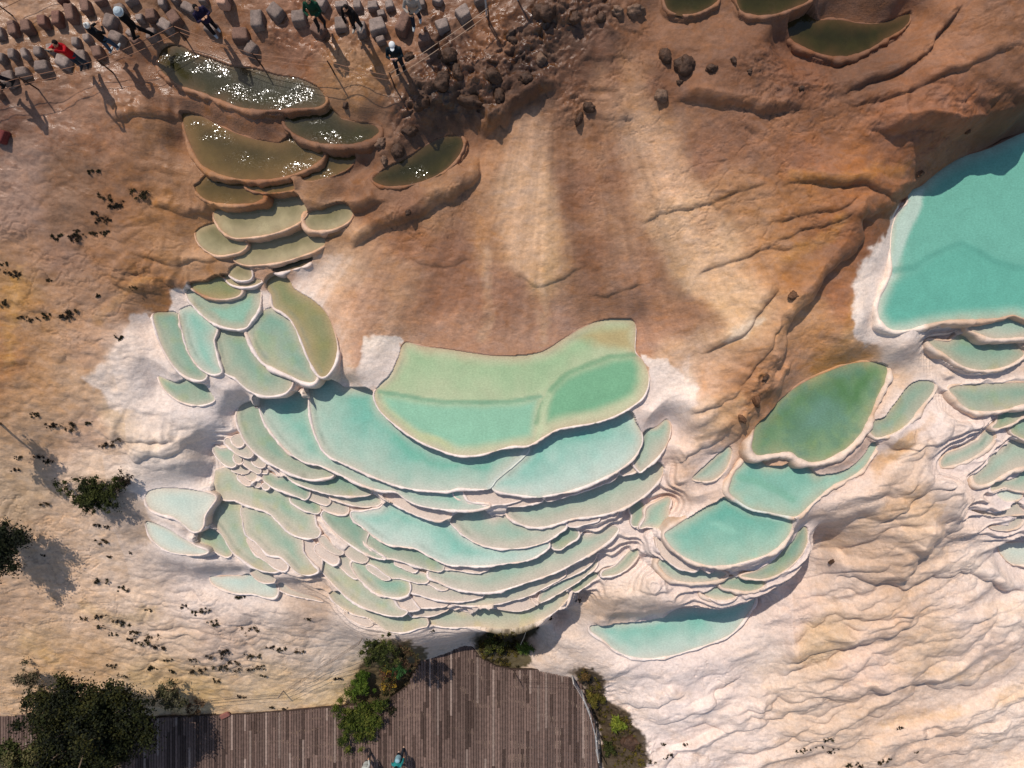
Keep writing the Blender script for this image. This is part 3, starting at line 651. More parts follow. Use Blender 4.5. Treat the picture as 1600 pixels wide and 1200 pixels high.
# ---------------------------------------------------------------- mineral colours (photo px, sRGB; some points hold shading painted in)
CC = np.array(nums('''
20 20 178 138 108; 120 5 185 145 115; 220 10 150 110 80; 60 75 150 108 75; 200 100 150 105 75; 60 150 140 100 75; 0 190 120 85 65; 100 200 155 115 90; 170 210 165 120 90; 230 200 160 115 80; 40 270 172 137 117; 110 270 150 110 80; 200 300 150 105 70; 30 340 165 130 110; 90 330 140 105 80; 150 330 140 100 70; 250 330 170 120 75; 40 400 170 130 100; 100 400 160 122 98; 180 390 165 120 85; 270 400 165 120 80; 30 450 175 130 80; 120 460 170 130 100; 230 440 165 115 70; 240 462 150 105 65; 60 520 172 130 92; 140 540 190 150 120; 200 500 175 130 95; 0 560 165 115 70; 60 600 190 145 105; 130 600 200 160 125; 200 580 222 200 180; 210 520 226 206 192; 275 455 165 115 78; 60 680 195 155 120; 130 680 210 170 140; 190 650 215 185 155; 240 650 220 195 175; 300 680 222 200 180; 150 720 220 190 165; 250 720 222 202 185; 40 760 190 160 130; 100 830 210 175 145; 180 850 215 185 160; 30 950 195 160 130; 60 1005 205 168 130; 120 950 215 180 150; 200 950 220 190 165; 300 930 220 195 178; 120 1030 210 170 130; 250 1000 215 185 160; 350 1000 212 182 160; 450 1000 215 190 170; 520 1020 222 200 182; 480 950 200 172 150; 430 1080 216 184 148; 300 1080 205 170 125; 250 1060 212 178 138; 540 1070 220 190 150
760 250 168 122 88; 680 330 175 130 95; 640 380 160 110 78; 560 360 190 145 110; 520 420 215 175 145; 470 440 215 178 155; 560 480 210 165 135; 620 440 190 145 110; 700 400 148 103 76; 700 460 165 115 85; 760 380 170 125 90; 760 450 172 126 98; 830 300 205 165 132; 840 380 208 166 130; 850 420 205 163 122; 800 460 160 115 90; 870 500 185 140 115; 900 300 146 101 74; 920 400 143 100 74; 940 470 165 120 90; 1000 450 168 124 98; 1000 520 180 135 110; 1050 490 172 124 92; 1120 380 206 166 130; 1065 340 206 166 130; 1090 420 208 168 132; 1150 470 212 172 132; 1040 280 208 162 128; 1000 220 208 162 128; 970 250 165 120 90; 950 200 150 105 75; 1100 250 150 105 80; 1150 220 148 103 77; 1250 250 150 100 70; 1150 320 165 120 85; 1250 300 155 105 65; 1300 350 145 95 60; 1200 400 182 132 92; 1250 420 160 110 70; 1100 350 192 147 112; 1340 250 158 103 64; 1350 390 140 90 58; 1310 460 158 106 74; 1270 500 195 145 105; 1300 560 188 133 82; 1230 590 195 145 110; 1330 490 170 115 72; 900 540 185 140 115; 720 510 185 138 110
1375 400 152 102 66; 1352 450 168 114 76; 1340 520 205 165 130; 1400 540 215 190 172; 1440 560 208 183 163; 1400 590 208 175 145; 1100 595 208 162 127; 1040 570 206 164 130; 1050 620 222 195 172; 1100 640 212 175 140; 1100 700 215 180 150; 1060 750 210 175 145; 1150 640 185 140 100; 1165 600 175 125 85; 1100 780 210 178 150; 1190 620 160 115 80; 1330 560 200 150 105
600 20 140 100 75; 480 60 148 102 74; 560 110 170 125 85; 620 60 145 100 70; 700 90 105 72 52; 760 60 135 92 62; 800 120 88 60 44; 700 160 80 56 42; 650 200 105 72 52; 850 50 95 66 47; 900 120 118 80 56; 930 60 105 72 52; 1000 60 138 96 68; 1050 130 128 88 64; 980 120 170 125 90; 1100 60 138 96 68; 1150 100 125 85 60; 1250 110 128 84 58; 1350 120 115 78 55; 1400 200 150 100 70; 1500 80 155 108 78; 1560 50 150 105 75; 1500 160 145 95 65; 1570 180 115 78 52; 1590 195 95 64 48; 270 150 150 108 80; 350 185 155 110 80; 420 300 150 100 65; 560 290 138 94 64; 520 375 150 110 75; 450 330 175 130 95; 320 340 180 130 85; 330 420 170 125 85; 300 408 195 150 112; 440 430 190 150 125; 740 230 150 105 75; 640 320 125 84 58; 570 340 132 90 62; 440 182 120 82 58; 560 240 120 82 58; 300 320 165 118 80
585 560 204 158 128; 540 600 216 182 155; 460 615 222 190 168; 400 480 222 198 182; 420 520 222 194 178; 350 700 228 210 198; 450 800 230 212 204; 700 800 230 212 204; 700 900 232 216 208; 600 900 232 216 208; 900 830 228 210 200; 960 850 218 200 186; 1000 870 226 208 196; 1000 920 215 190 165; 950 950 208 178 150; 1060 930 218 194 174; 880 1010 212 190 175; 1000 1060 232 213 201; 1100 1080 232 213 201; 1200 1020 224 203 185; 1240 950 216 190 172; 1300 900 216 192 174; 1280 1000 208 178 144; 1400 960 214 184 159; 1500 950 224 201 184; 1590 950 227 206 188; 1450 1000 212 183 155; 1550 1020 224 198 178; 1350 1050 220 192 172; 1500 1080 222 198 178; 1250 1100 218 192 169; 1150 1120 228 207 192; 1350 1130 213 186 162; 1450 1150 220 192 169; 1580 1120 231 209 190; 1050 1150 232 213 201; 1350 800 214 184 156; 1300 820 212 182 154; 1420 700 215 184 152; 1450 660 226 206 192; 1400 760 210 178 148; 1450 800 210 178 146; 1500 780 215 190 167; 1380 860 204 174 148; 1330 700 208 174 149; 1550 880 224 205 188; 1480 830 218 190 165; 1500 700 218 199 184; 1600 800 218 202 190; 1240 980 216 190 172
680 1003 205 185 170; 760 1010 205 182 165; 700 1150 150 130 110; 300 1180 150 130 110; 1080 600 222 198 178; 440 640 232 214 204; 330 660 232 214 204; 260 620 230 212 200; 1060 900 226 206 192; 1000 780 226 206 192
''')).reshape(-1, 5)

# stains, flow streaks and one painted bush shadow: half width px, softness, strength, colour, line
STREAK = [
 (16, 14, .6, (134, 92, 66), '885 170 878 220 882 270 892 320 905 370 925 420 930 450'),
 (12, 10, .5, (130, 88, 64), '935 60 955 100 962 150 965 185 960 230 950 280'),
 (14, 12, .5, (136, 94, 68), '960 280 975 330 1000 380 1030 430 1080 480 1120 510'),
 (22, 20, .4, (140, 96, 72), '700 330 700 380 720 420 750 470'),
 (10, 10, .45, (132, 90, 66), '730 300 728 350 722 400'),
 (22, 20, .48, (212, 169, 138), '832 200 822 260 812 320 815 370 830 410'),
 (34, 28, .44, (213, 171, 140), '985 180 1005 240 1040 290 1065 340 1110 400 1150 450 1170 470'),
 (8, 8, .5, (205, 165, 132), '760 400 758 440 762 480 755 520'),
 (6, 6, .5, (212, 172, 140), '845 430 852 470 846 500 850 535'),
 (16, 18, .4, (152, 106, 80), '560 470 600 430 650 440'), (14, 14, .35, (150, 104, 80), '600 470 570 510 560 540'),
 (18, 18, .35, (158, 110, 82), '640 480 690 450 740 460 780 500'), (20, 20, .35, (156, 110, 86), '890 440 930 470 990 490 1050 510'),
 (5, 8, .35, (214, 180, 125), '400 1085 450 1090 500 1100 540 1100'), (8, 10, .3, (216, 182, 130), '210 1055 260 1075 330 1085'), (8, 10, .4, (210, 165, 100), '40 1005 60 1020 90 1030'),
 (8, 9, .45, (200, 150, 85), '30 420 25 460 20 510 10 560'), (6, 8, .4, (196, 146, 90), '230 440 180 470 150 500'),
 (10, 10, .5, (190, 138, 78), '1340 560 1300 570 1270 585 1300 560 1330 520 1340 470'), (9, 8, .45, (176, 122, 62), '1240 270 1300 280 1350 275 1410 262'),
 (9, 8, .45, (182, 130, 72), '1230 400 1265 380 1300 370 1310 340'), (6, 6, .6, (230, 205, 180), '1140 530 1170 505 1190 500'),
 (8, 8, .32, (208, 174, 138), '1250 990 1330 975 1400 945 1440 910'), (8, 9, .3, (210, 176, 134), '1430 1045 1500 1052 1580 1040'),
 (9, 9, .3, (208, 174, 134), '1180 1045 1240 1035 1300 1015'), (7, 8, .45, (205, 168, 122), '1380 1130 1430 1120 1500 1112'), (8, 9, .4, (212, 172, 120), '1560 1090 1600 1080'),
 (9, 9, .35, (202, 164, 122), '1340 830 1390 800 1430 775'), (8, 8, .5, (190, 146, 98), '1370 730 1420 690 1450 650'), (8, 8, .45, (205, 168, 128), '1090 690 1130 650 1150 630'),
 (5, 5, .5, (205, 160, 112), '545 575 530 590 500 598'), (8, 10, .4, (214, 176, 120), '130 950 180 970 240 960'),
 (4, 4, .7, (120, 100, 90), '470 740 472 745'), (24, 14, .55, (150, 132, 120), '185 790 200 810 215 830 210 800'),  # the grey one is the bush's shadow put into the colour
]
# sharp-edged pale travertine patches over the stained stone
PALE = [
 ((74, 60, 42), 3, '893 1046 925 1044 945 1060 952 1098 975 1112 992 1122 998 1150 1010 1180 1004 1215 936 1215 930 1130 915 1080'),
 ((84, 74, 50), 3, '736 1000 765 985 800 984 838 976 840 990 826 1008 832 1040 800 1048 770 1042 748 1028'),
 ((96, 82, 56), 3, '590 1000 640 1004 668 1010 664 1040 640 1080 600 1110 560 1110 548 1080 560 1050 575 1020'),
 ((208, 188, 174), 3, '628 984 722 984 728 998 704 1010 672 1014 644 1004'),
 ((243, 222, 206), 3, '563 528 600 526 628 534 627 552 612 582 592 600 583 606 568 604 563 580'),
 ((236, 212, 194), 4, '240 488 210 492 195 520 180 545 130 590 180 640 250 645 300 640 260 610 250 560'),
 ((236, 214, 198), 3, '262 448 290 440 300 452 300 475 345 505 340 520 300 500 280 490 264 480'),
 ((240, 218, 202), 3, '1000 552 1025 558 1060 580 1095 606 1070 640 1030 655 1005 650 1016 600 1012 570'),
 ((240, 221, 208), 4, '1430 300 1395 335 1372 372 1350 400 1338 440 1332 480 1334 520 1350 540 1390 535 1440 525 1450 500 1420 480 1410 440 1420 400 1430 340'),
 ((214, 180, 150), 3, '470 600 500 590 540 575 560 580 570 606 530 604 490 603'),
]

# ---------------------------------------------------------------- solve the relief
def tps_fit(P, z, lam=1e-3):
    n = len(P); d2 = ((P[:, None] - P[None]) ** 2).sum(-1)
    K = 0.5 * d2 * np.log(d2 + 1e-9); K[np.arange(n), np.arange(n)] = lam
    A = np.zeros((n + 3, n + 3)); A[:n, :n] = K; A[:n, n] = 1; A[:n, n + 1:] = P; A[n, :n] = 1; A[n + 1:, :n] = P.T
    b = np.zeros(n + 3); b[:n] = z
    return np.linalg.solve(A, b)
def tps_eval(P, w, X, Y):
    out = np.zeros(X.shape); n = len(P)
    for i in range(n):
        d2 = (X - P[i, 0]) ** 2 + (Y - P[i, 1]) ** 2
        out += w[i] * 0.5 * d2 * np.log(d2 + 1e-9)
    return out + w[n] + w[n + 1] * X + w[n + 2] * Y

POLY = []      # smoothed outlines in metres
for (sty, lev, rw, label, pts, g) in POOLS:
    q = crom(pts, 4.0)
    k = (CAM_H - lev) / FPX
    w_ = np.stack([(q[:, 0] - 800) * k, -(q[:, 1] - 600) * k], 1)
    POLY.append(w_)

# a pool tucked under a higher one reaches right up to that one's wall
BASE = [p.copy() for p in POLY]
for i, P in enumerate(BASE):
    Nn = outward(P); best = np.full(len(P), 9.0)
    for j, Q in enumerate(BASE):
        if j == i or POOLS[j][1] <= POOLS[i][1] + .02: continue
        if Q[:, 0].min() - .6 > P[:, 0].max() or Q[:, 0].max() + .6 < P[:, 0].min() or Q[:, 1].min() - .6 > P[:, 1].max() or Q[:, 1].max() + .6 < P[:, 1].min(): continue
        d = seg_dist(P[:, 0], P[:, 1], Q)
        d = np.where(inside(P[:, 0], P[:, 1], Q), 0, d)
        pr = P + Nn * (d * .9)[:, None]
        d2 = seg_dist(pr[:, 0], pr[:, 1], Q); ok = (d2 < d * .65) | (d < .02)
        best = np.where(ok, np.minimum(best, d), best)
    mv = np.where(best < .42, best + .01, 0)
    mv = np.where(best > 1, 0, mv)
    for _ in range(4): mv = (np.roll(mv, 1) + 2 * mv + np.roll(mv, -1)) / 4
    Q_ = P + Nn * mv[:, None]
    for _ in range(3): Q_ = np.where((mv > .02)[:, None], (np.roll(Q_, 1, 0) + 2 * Q_ + np.roll(Q_, -1, 0)) / 4, Q_)
    POLY[i] = Q_

cx = [W(u, v, z) for u, v, z in HC]
pts_h = [(x, y, z) for x, y, z in cx]
allin = lambda x, y, skip: any(inside(np.array([x]), np.array([y]), POLY[j])[0] for j in range(len(POLY)) if j != skip and abs(POLY[j][:, 0].mean() - x) < 6)
for i, P in enumerate(POLY):
    lev = POOLS[i][1]; Nn = outward(P); n = len(P)
    step = max(3, n // 14)
    for j in range(0, n, step):
        back = Nn[j, 1] > 0.25         # uphill side of the pool
        front = Nn[j, 1] < -0.25
        off = 0.16 if back else 0.30
        x, y = P[j] + Nn[j] * off
        if allin(x, y, i): continue
        pts_h.append((x, y, lev + (0.06 if back else (-0.22 if front else -0.04))))
pts_h = np.array(pts_h)
# thin out near-coincident points
keep = []; 
for p in pts_h:
    if all((p[0] - q[0]) ** 2 + (p[1] - q[1]) ** 2 > 0.02 for q in keep[-60:]): keep.append(p)
pts_h = np.array(keep)
wt = tps_fit(pts_h[:, :2], pts_h[:, 2], lam=0.05)

FX0, FX1, FY0, FY1 = -23.3, 23.3, -17.9, 13.0
CS = 0.14
gx = np.arange(FX0 - .5, FX1 + .6, CS); gy = np.arange(FY0 - .5, FY1 + .6, CS)
GX, GY = np.meshgrid(gx, gy)
B0 = tps_eval(pts_h[:, :2], wt, GX, GY)

def cub(t): return np.stack([-.5 * t ** 3 + t ** 2 - .5 * t, 1.5 * t ** 3 - 2.5 * t ** 2 + 1, -1.5 * t ** 3 + 2 * t ** 2 + .5 * t, .5 * t ** 3 - .5 * t ** 2])
def upsample(G, x, y):
    """cubic interpolation of the coarse grid on the tensor grid x, y"""
    fx = (x - gx[0]) / CS; ix = np.clip(np.floor(fx).astype(int), 1, len(gx) - 3); tx = cub(np.clip(fx - ix, 0, 1))
    fy = (y - gy[0]) / CS; iy = np.clip(np.floor(fy).astype(int), 1, len(gy) - 3); ty = cub(np.clip(fy - iy, 0, 1))
    A = sum(G[:, ix + k - 1] * tx[k] for k in range(4))
    return sum(A[iy + k - 1, :] * ty[k][:, None] for k in range(4))
def sample(G, X, Y):
    """bilinear sample of a coarse grid anywhere"""
    fx = np.clip((X - gx[0]) / CS, 0, len(gx) - 1.001); fy = np.clip((Y - gy[0]) / CS, 0, len(gy) - 1.001)
    ix = fx.astype(int); iy = fy.astype(int); tx = fx - ix; ty = fy - iy
    if G.ndim == 3: tx = tx[..., None]; ty = ty[..., None]
    return (G[iy, ix] * (1 - tx) + G[iy, ix + 1] * tx) * (1 - ty) + (G[iy + 1, ix] * (1 - tx) + G[iy + 1, ix + 1] * tx) * ty

RES = 0.029
xs = np.arange(FX0, FX1, RES); ys = np.arange(FY0, FY1, RES)
st = np.array([.04, .08, .16, .35, .8, 2, 5, 12, 30, 70, 160])
st = np.cumsum(st)
xs = np.concatenate([FX0 - st[::-1], xs, FX1 + st]); ys = np.concatenate([FY0 - st[::-1], ys, FY1 + st])
NX, NY = len(xs), len(ys)
X, Y = np.meshgrid(xs, ys)
Z = upsample(B0, np.clip(xs, FX0, FX1), np.clip(ys, FY0, FY1))
X = X.astype(np.float32); Y = Y.astype(np.float32); Z = Z.astype(np.float32)
B_FINE = Z.copy()
U = (800 + X * FPX / (CAM_H - Z)).astype(np.float32)      # where each spot shows in the photo
V = (600 - Y * FPX / (CAM_H - Z)).astype(np.float32)

wx = fbm(X * .9, Y * .9, 3, 3) * 22; wy = fbm(X * .9, Y * .9, 9, 3) * 22
def pxbox(u0, v0, u1, v1, m=60):
    """index window of the fine grid around a photo rectangle"""
    c = [W(a, b, z) for a in (u0 - m, u1 + m) for b in (v0 - m, v1 + m) for z in (-7, 5)]
    x0, x1 = min(p[0] for p in c), max(p[0] for p in c); y0, y1 = min(p[1] for p in c), max(p[1] for p in c)
    return slice(max(0, np.searchsorted(ys, y0) - 1), np.searchsorted(ys, y1) + 1), slice(max(0, np.searchsorted(xs, x0) - 1), np.searchsorted(xs, x1) + 1)

rough = np.zeros_like(Z)
for u, v, r, a in ROUGH:
    sl = pxbox(u, v, u, v, r * 2.2)
    d2 = (U[sl] + wx[sl] - u) ** 2 + (V[sl] + wy[sl] - v) ** 2
    rough[sl] = np.maximum(rough[sl], a * np.exp(-d2 / (r * r * .9)))

for h, wd, s in SCARPS:
    L = np.array(nums(s)).reshape(-1, 2)
    if L[-1, 0] > L[0, 0]: L = L[::-1]
    # densify smoothly
    t = np.linspace(0, 1, len(L)); tt = np.linspace(0, 1, (len(L) - 1) * 4 + 1)
    L = np.stack([np.interp(tt, t, L[:, 0]), np.interp(tt, t, L[:, 1])], 1)
    sl = pxbox(L[:, 0].min(), L[:, 1].min(), L[:, 0].max(), L[:, 1].max(), wd * 2.5)
    u = U[sl] + wx[sl] * .55; v = V[sl] + wy[sl] * .55
    best = np.full(u.shape, 1e9, np.float32); side = np.zeros_like(u); tpos = np.zeros_like(u)
    for i in range(len(L) - 1):
        ax, ay = L[i]; ex, ey = L[i + 1] - L[i]; l2 = ex * ex + ey * ey
        t_ = np.clip(((u - ax) * ex + (v - ay) * ey) / l2, 0, 1)
        dx = u - ax - t_ * ex; dy = v - ay - t_ * ey; d = dx * dx + dy * dy
        m = d < best
        best = np.where(m, d, best); side = np.where(m, ex * dy - ey * dx, side); tpos = np.where(m, (i + t_) / (len(L) - 1), tpos)
    d = np.sqrt(best)
    # side > 0: to the right of travel with v downwards = the high side when the line runs right to left
    taper = smooth(0, .18, tpos) * smooth(0, .18, 1 - tpos)
    h = h * (1.25 if L[:, 1].mean() < 700 else 1.7)
    fw = 5 + h * 40 * (.7 + .6 * vnoise(tpos * 9, tpos * 0 + h * 50, 5))
    prof = np.where(side > 0, (.75 * np.exp(-d / (wd * .7)) + .25 * np.exp(-d / 12)), np.sqrt(np.clip(1 - (d / fw) ** 2, 0, 1)))
    Z[sl] += (h * taper * (.85 + .5 * vnoise(tpos * 14, tpos * 0 + h * 90, 6)) * prof).astype(np.float32)

# flowstone scales
east = smooth(860, 1060, U + 0 * V)
upper = 1 - smooth(520, 640, V + (800 - U) * 0.15)
lowe = smooth(820, 980, V)
amp_big = (0.16 * east * smooth(600, 750, V) + .05 * (1 - east) + .03)
Xw = X + fbm(X * .7, Y * .7, 31, 3) * .55; Yw = Y + fbm(X * .7, Y * .7, 41, 3) * .55
l1 = lobes(Xw, Yw, 2.2, 1.05, R(22), 1)
l2 = lobes(Xw + 3, Yw, .95, .48, R(18), 5)
l3 = lobes(Xw, Yw + 5, .5, .22, R(10), 9)
w1 = lobes(Xw, Yw, 1.1, .75, R(-6), 15)
w2 = lobes(Xw, Yw, .55, .36, R(-10), 19)
apron = np.exp(-(((U - 800) / 330) ** 4)) * smooth(150, 220, V) * (1 - smooth(520, 560, V))
westm = 1 - smooth(300, 480, U)
eastlow = east * smooth(560, 700, V)
bandm = smooth(-.16, .2, fbm((X * .94 + Y * .34) * .16, (-X * .34 + Y * .94) * .5, 131, 3))
D = eastlow * ((.32 + .42 * bandm) * l1 + (.05 + .30 * bandm) * l2 + (.01 + .06 * bandm) * l3)
D += (1 - eastlow) * (1 - apron) * (westm * (.17 * w1 + .10 * w2 + .03 * l3) + (1 - westm) * (.10 * w1 + .06 * w2 + .018 * l3))
D += .35 * apron * (.03 * w1 + .008 * w2)
D += fbm(X * .8, Y * .8, 51, 4) * .12 * (1 - .5 * apron)
D += fbm(X * 4, Y * 6, 61, 4) * .022
D += rough * 1.15 * (np.abs(fbm(X * 2.3, Y * 2.3, 71, 5, .6)) * -.25 + .30 * lobes(Xw, Yw, .27, .22, R(0), 77) + .12 * lobes(Xw, Yw, .13, .12, R(0), 79) + .42 * lobes(Xw, Yw, .7, .55, R(30), 78) - .14)

# distance to pools; basins, rims' skirts
nearest = np.full(Z.shape, 9.0, np.float32)
own = np.full(Z.shape, -1, np.int16); floor = np.full(Z.shape, -99., np.float32); skirt = np.full(Z.shape, -99., np.float32)
for i, P in enumerate(POLY):
    sty, lev, rw, label, pts, g = POOLS[i]
    m = 1.3
    ya, yb = np.searchsorted(ys, P[:, 1].min() - m), np.searchsorted(ys, P[:, 1].max() + m)
    xa, xb = np.searchsorted(xs, P[:, 0].min() - m), np.searchsorted(xs, P[:, 0].max() + m)
    sl = (slice(ya, yb), slice(xa, xb))
    d = seg_dist(X[sl], Y[sl], P); ins = inside(X[sl], Y[sl], P)
    nearest[sl] = np.minimum(nearest[sl], np.where(ins, 0, d))
    f = lev - np.minimum(.10 + d * .8, .45)
    hit = ins & (lev > np.where(own[sl] >= 0, floor[sl] + .45, -90))
    floor[sl] = np.where(hit, f, floor[sl]); own[sl] = np.where(hit, i, own[sl])
    rwm = rw * (CAM_H - lev) / FPX
    dr = np.clip(d - rwm * .9, 0, None)
    sk = lev - .07 - 3.0 * dr - 2.2 * dr * dr
    sk = np.where(~ins & (d < 1.1), sk + .05 * l3[sl] * smooth(0, .2, dr), -99)
    skirt[sl] = np.maximum(skirt[sl], sk)
# hairline creases, and small stacked terraces on the white walls between the pools
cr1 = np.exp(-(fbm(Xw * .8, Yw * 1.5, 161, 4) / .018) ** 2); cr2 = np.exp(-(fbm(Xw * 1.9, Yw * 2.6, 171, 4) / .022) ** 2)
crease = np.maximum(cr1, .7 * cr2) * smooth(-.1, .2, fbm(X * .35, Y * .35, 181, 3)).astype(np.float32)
swm = np.exp(-(((U - 340) / 170) ** 4 + ((V - 985) / 75) ** 4)).astype(np.float32)
D += swm * (.16 * w2 + .14 * lobes(Xw, Yw, .62, .42, R(-12), 301) + .05 * lobes(Xw, Yw, .3, .22, R(-8), 302))
D -= .035 * crease
D += .03 * fbm(np.arctan2(U - 880, V + 120) * 30, np.hypot(U - 880, V + 120) / 300, 141, 3) * apron
def region(s_, soft):
    L = np.array(nums(s_)).reshape(-1, 2); d = seg_dist(U[::4, ::4], V[::4, ::4], L); ins = inside(U[::4, ::4], V[::4, ::4], L)
    m = 1 - smooth(-soft, soft, np.where(ins, -d, d)); m = np.repeat(np.repeat(m, 4, 0), 4, 1)[:NY, :NX]; return m
tz = np.maximum(region('340 680 420 640 560 760 760 800 900 790 1060 720 1070 800 1010 850 940 930 860 970 700 985 560 985 500 930 460 900 400 880 320 860 300 800 330 740', 14),
     np.maximum(region('1020 830 1060 870 1150 895 1250 860 1275 830 1275 880 1200 935 1100 955 1000 940 960 930 1000 880', 14), region('1440 510 1610 500 1610 870 1540 850 1480 800 1440 740 1470 650 1440 560', 16)))
fade = smooth(.05, .9, nearest)
Zt = Z + D * (.12 + .88 * fade)
Zt = np.maximum(Zt, skirt)
stp = .26
qz = (Zt + .10 * fbm(X * 1.1, Y * 1.1, 191, 3)) / stp; fz = qz - np.floor(qz)
Zq = (np.floor(qz) + smooth(.62, 1.0, fz)) * stp - .10 * fbm(X * 1.1, Y * 1.1, 191, 3)
Zq += .05 * np.exp(-((fz - .06) / .07) ** 2) - .02
tmask = tz * smooth(1.1, .5, nearest)
Zt = Zt * (1 - tmask) + Zq * tmask
Z = np.where(own >= 0, floor, Zt).astype(np.float32)
Z[:, 0] -= 0
GZ = Z

def ground(x, y):
    j = min(max(np.searchsorted(xs, x), 1), NX - 1); i = min(max(np.searchsorted(ys, y), 1), NY - 1)
    tx = (x - xs[j - 1]) / (xs[j] - xs[j - 1]); ty = (y - ys[i - 1]) / (ys[i] - ys[i - 1])
    return float((GZ[i - 1, j - 1] * (1 - tx) + GZ[i - 1, j] * tx) * (1 - ty) + (GZ[i, j - 1] * (1 - tx) + GZ[i, j] * tx) * ty)
def on_ground(u, v, up=0.0):
    """the ground point that the photo shows at (u, v)"""
    z = 0.0
    for _ in range(9):
        x, y, _z = W(u, v, z); z = .5 * z + .5 * (ground(x, y) + up)
    x, y, _z = W(u, v, z)
    return Vector((x, y, ground(x, y)))

# ---------------------------------------------------------------- the mineral colour map, some shading included
cu, cv = np.meshgrid(np.arange(-120, 1730, 12.0), np.arange(-120, 1330, 12.0))
num = np.zeros(cu.shape + (3,)); den = np.zeros(cu.shape)
for r_ in CC:
    w_ = 1 / (((cu - r_[0]) ** 2 + (cv - r_[1]) ** 2) ** 1.9 + 2000.0)
    num += w_[..., None] * alb(r_[2:5]); den += w_
CM = num / den[..., None]
def colmap(u, v):
    fu = np.clip((u + 120) / 12, 0, cu.shape[1] - 1.001); fv = np.clip((v + 120) / 12, 0, cu.shape[0] - 1.001)
    iu = fu.astype(int); iv = fv.astype(int); tu = (fu - iu)[..., None]; tv = (fv - iv)[..., None]
    return ((CM[iv, iu] * (1 - tu) + CM[iv, iu + 1] * tu) * (1 - tv) + (CM[iv + 1, iu] * (1 - tu) + CM[iv + 1, iu + 1] * tu) * tv).astype(np.float32)
def streaks(u, v, col, sl_of=None):
    for hw, soft, a, rgb, s in STREAK:
        L = np.array(nums(s)).reshape(-1, 2)
        sl = pxbox(L[:, 0].min(), L[:, 1].min(), L[:, 0].max(), L[:, 1].max(), hw + soft * 2 + 12) if sl_of is None else sl_of
        d = seg_dist(u[sl], v[sl], L, closed=False)
        m = a * (1 - smooth(hw - soft * .8, hw + soft, d))
        col[sl] = col[sl] * (1 - m[..., None]) + alb(rgb) * m[..., None]
    for rgb, soft, s in PALE:
        soft = soft * 1.3
        L = np.array(nums(s)).reshape(-1, 2)
        sl = pxbox(L[:, 0].min(), L[:, 1].min(), L[:, 0].max(), L[:, 1].max(), 20) if sl_of is None else sl_of
        d = seg_dist(u[sl], v[sl], L); ins = inside(u[sl], v[sl], L)
        sd = np.where(ins, -d, d); m = 1 - smooth(-soft, soft, sd)
        col[sl] = col[sl] * (1 - m[..., None]) + alb(rgb) * m[..., None]
    return col
def stonecolour(x, y, z, w1_=None, w2_=None):
    k = FPX / (CAM_H - z)
    u = (800 + x * k).astype(np.float32); v = (600 - y * k).astype(np.float32)
    a = fbm(x * .9, y * .9, 3, 3) * 22 if w1_ is None else w1_
    b = fbm(x * .9, y * .9, 9, 3) * 22 if w2_ is None else w2_
    return u + a * .5, v + b * .5
U2 = (800 + X * FPX / (CAM_H - np.minimum(Z, 6))); V2 = (600 - Y * FPX / (CAM_H - np.minimum(Z, 6)))
Uw = U2 + wx * .45 + fbm(X * 4, Y * 4, 7, 3) * 9; Vw = V2 + wy * .45 + fbm(X * 4, Y * 4, 8, 3) * 9
COL = colmap(U2 + wx * .9, V2 + wy * .9)
COL = streaks(Uw, Vw, COL)
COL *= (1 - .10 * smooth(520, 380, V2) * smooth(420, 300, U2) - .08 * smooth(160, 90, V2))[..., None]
def ochre_mix(col, x, y, amt):
    o = smooth(.08, .42, fbm(x * 1.1, y * 1.9, 83, 4)) * amt
    return col * (1 - o[..., None]) + col * np.array([1.0, .86, .66], np.float32) * o[..., None]
COL = ochre_mix(COL, X, Y, .24)
# water has combed the big brown slope into rills
th = np.arctan2(U2 - 880, V2 + 120); rr_ = np.hypot(U2 - 880, V2 + 120)
rill = fbm(th * 26 + wx * .012, rr_ / 420 + wy * .004, 141, 4, .62)
fine_ = fbm(th * 90, rr_ / 160, 151, 3, .6)
apm = smooth(520, 330, np.abs(U2 - 880)) * smooth(90, 190, V2) * smooth(570, 520, V2)
COL = COL * (1 + apm * (.20 * rill + .08 * fine_))[..., None]
lumi = COL.mean(-1)
# iron stain where lobes meet and below every step in the white stone
mott = fbm(X * 3.2, Y * 4.5, 91, 5, .6)
COL *= (1 + .16 * mott)[..., None]
dk = smooth(.16, .5, np.abs(fbm(X * 1.7, Y * 1.7, 95, 5, .6))) * rough
COL = COL * (1 - .45 * dk[..., None])
# bare white travertine close to the pools of the white zone
brownzone = smooth(0.42, 0.33, lumi)
halo = (.42 * np.exp(-nearest / 2.4) + .55 * np.exp(-nearest / .45)) * (1 - np.clip(brownzone, 0, 1))
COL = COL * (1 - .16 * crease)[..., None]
COL = COL * (1 - halo[..., None]) + alb((232, 214, 204)) * halo[..., None]
# pool floors: pale mud
fl = (own >= 0)
COL[fl] = COL[fl] * .6 + alb((190, 185, 160)) * .4 * (COL[fl].mean(-1, keepdims=True) > .25)
COL[..., 2] *= 1 + .07 * smooth(520, 620, V2) * smooth(480, 380, U2)
COL[..., 2] *= 1 + .05 * eastlow
COL[..., 1] *= 1 + .02 * apm
COL[..., 1] *= 1 + .03 * smooth(520, 620, V2) * smooth(480, 380, U2)
COL = np.clip(COL, .01, .86)

wet = (1 - smooth(180, 330, V2 + .15 * (U2 - 400))) * (1 - smooth(820, 1050, U2)) * .95
wet = np.maximum(wet, .55 * np.exp(-((U2 - 400) ** 2 + (V2 - 260) ** 2) / 220 ** 2))
wet = np.maximum(wet, .3 * apron) * (fbm(X * .8, Y * .8, 99, 3) > -.2)

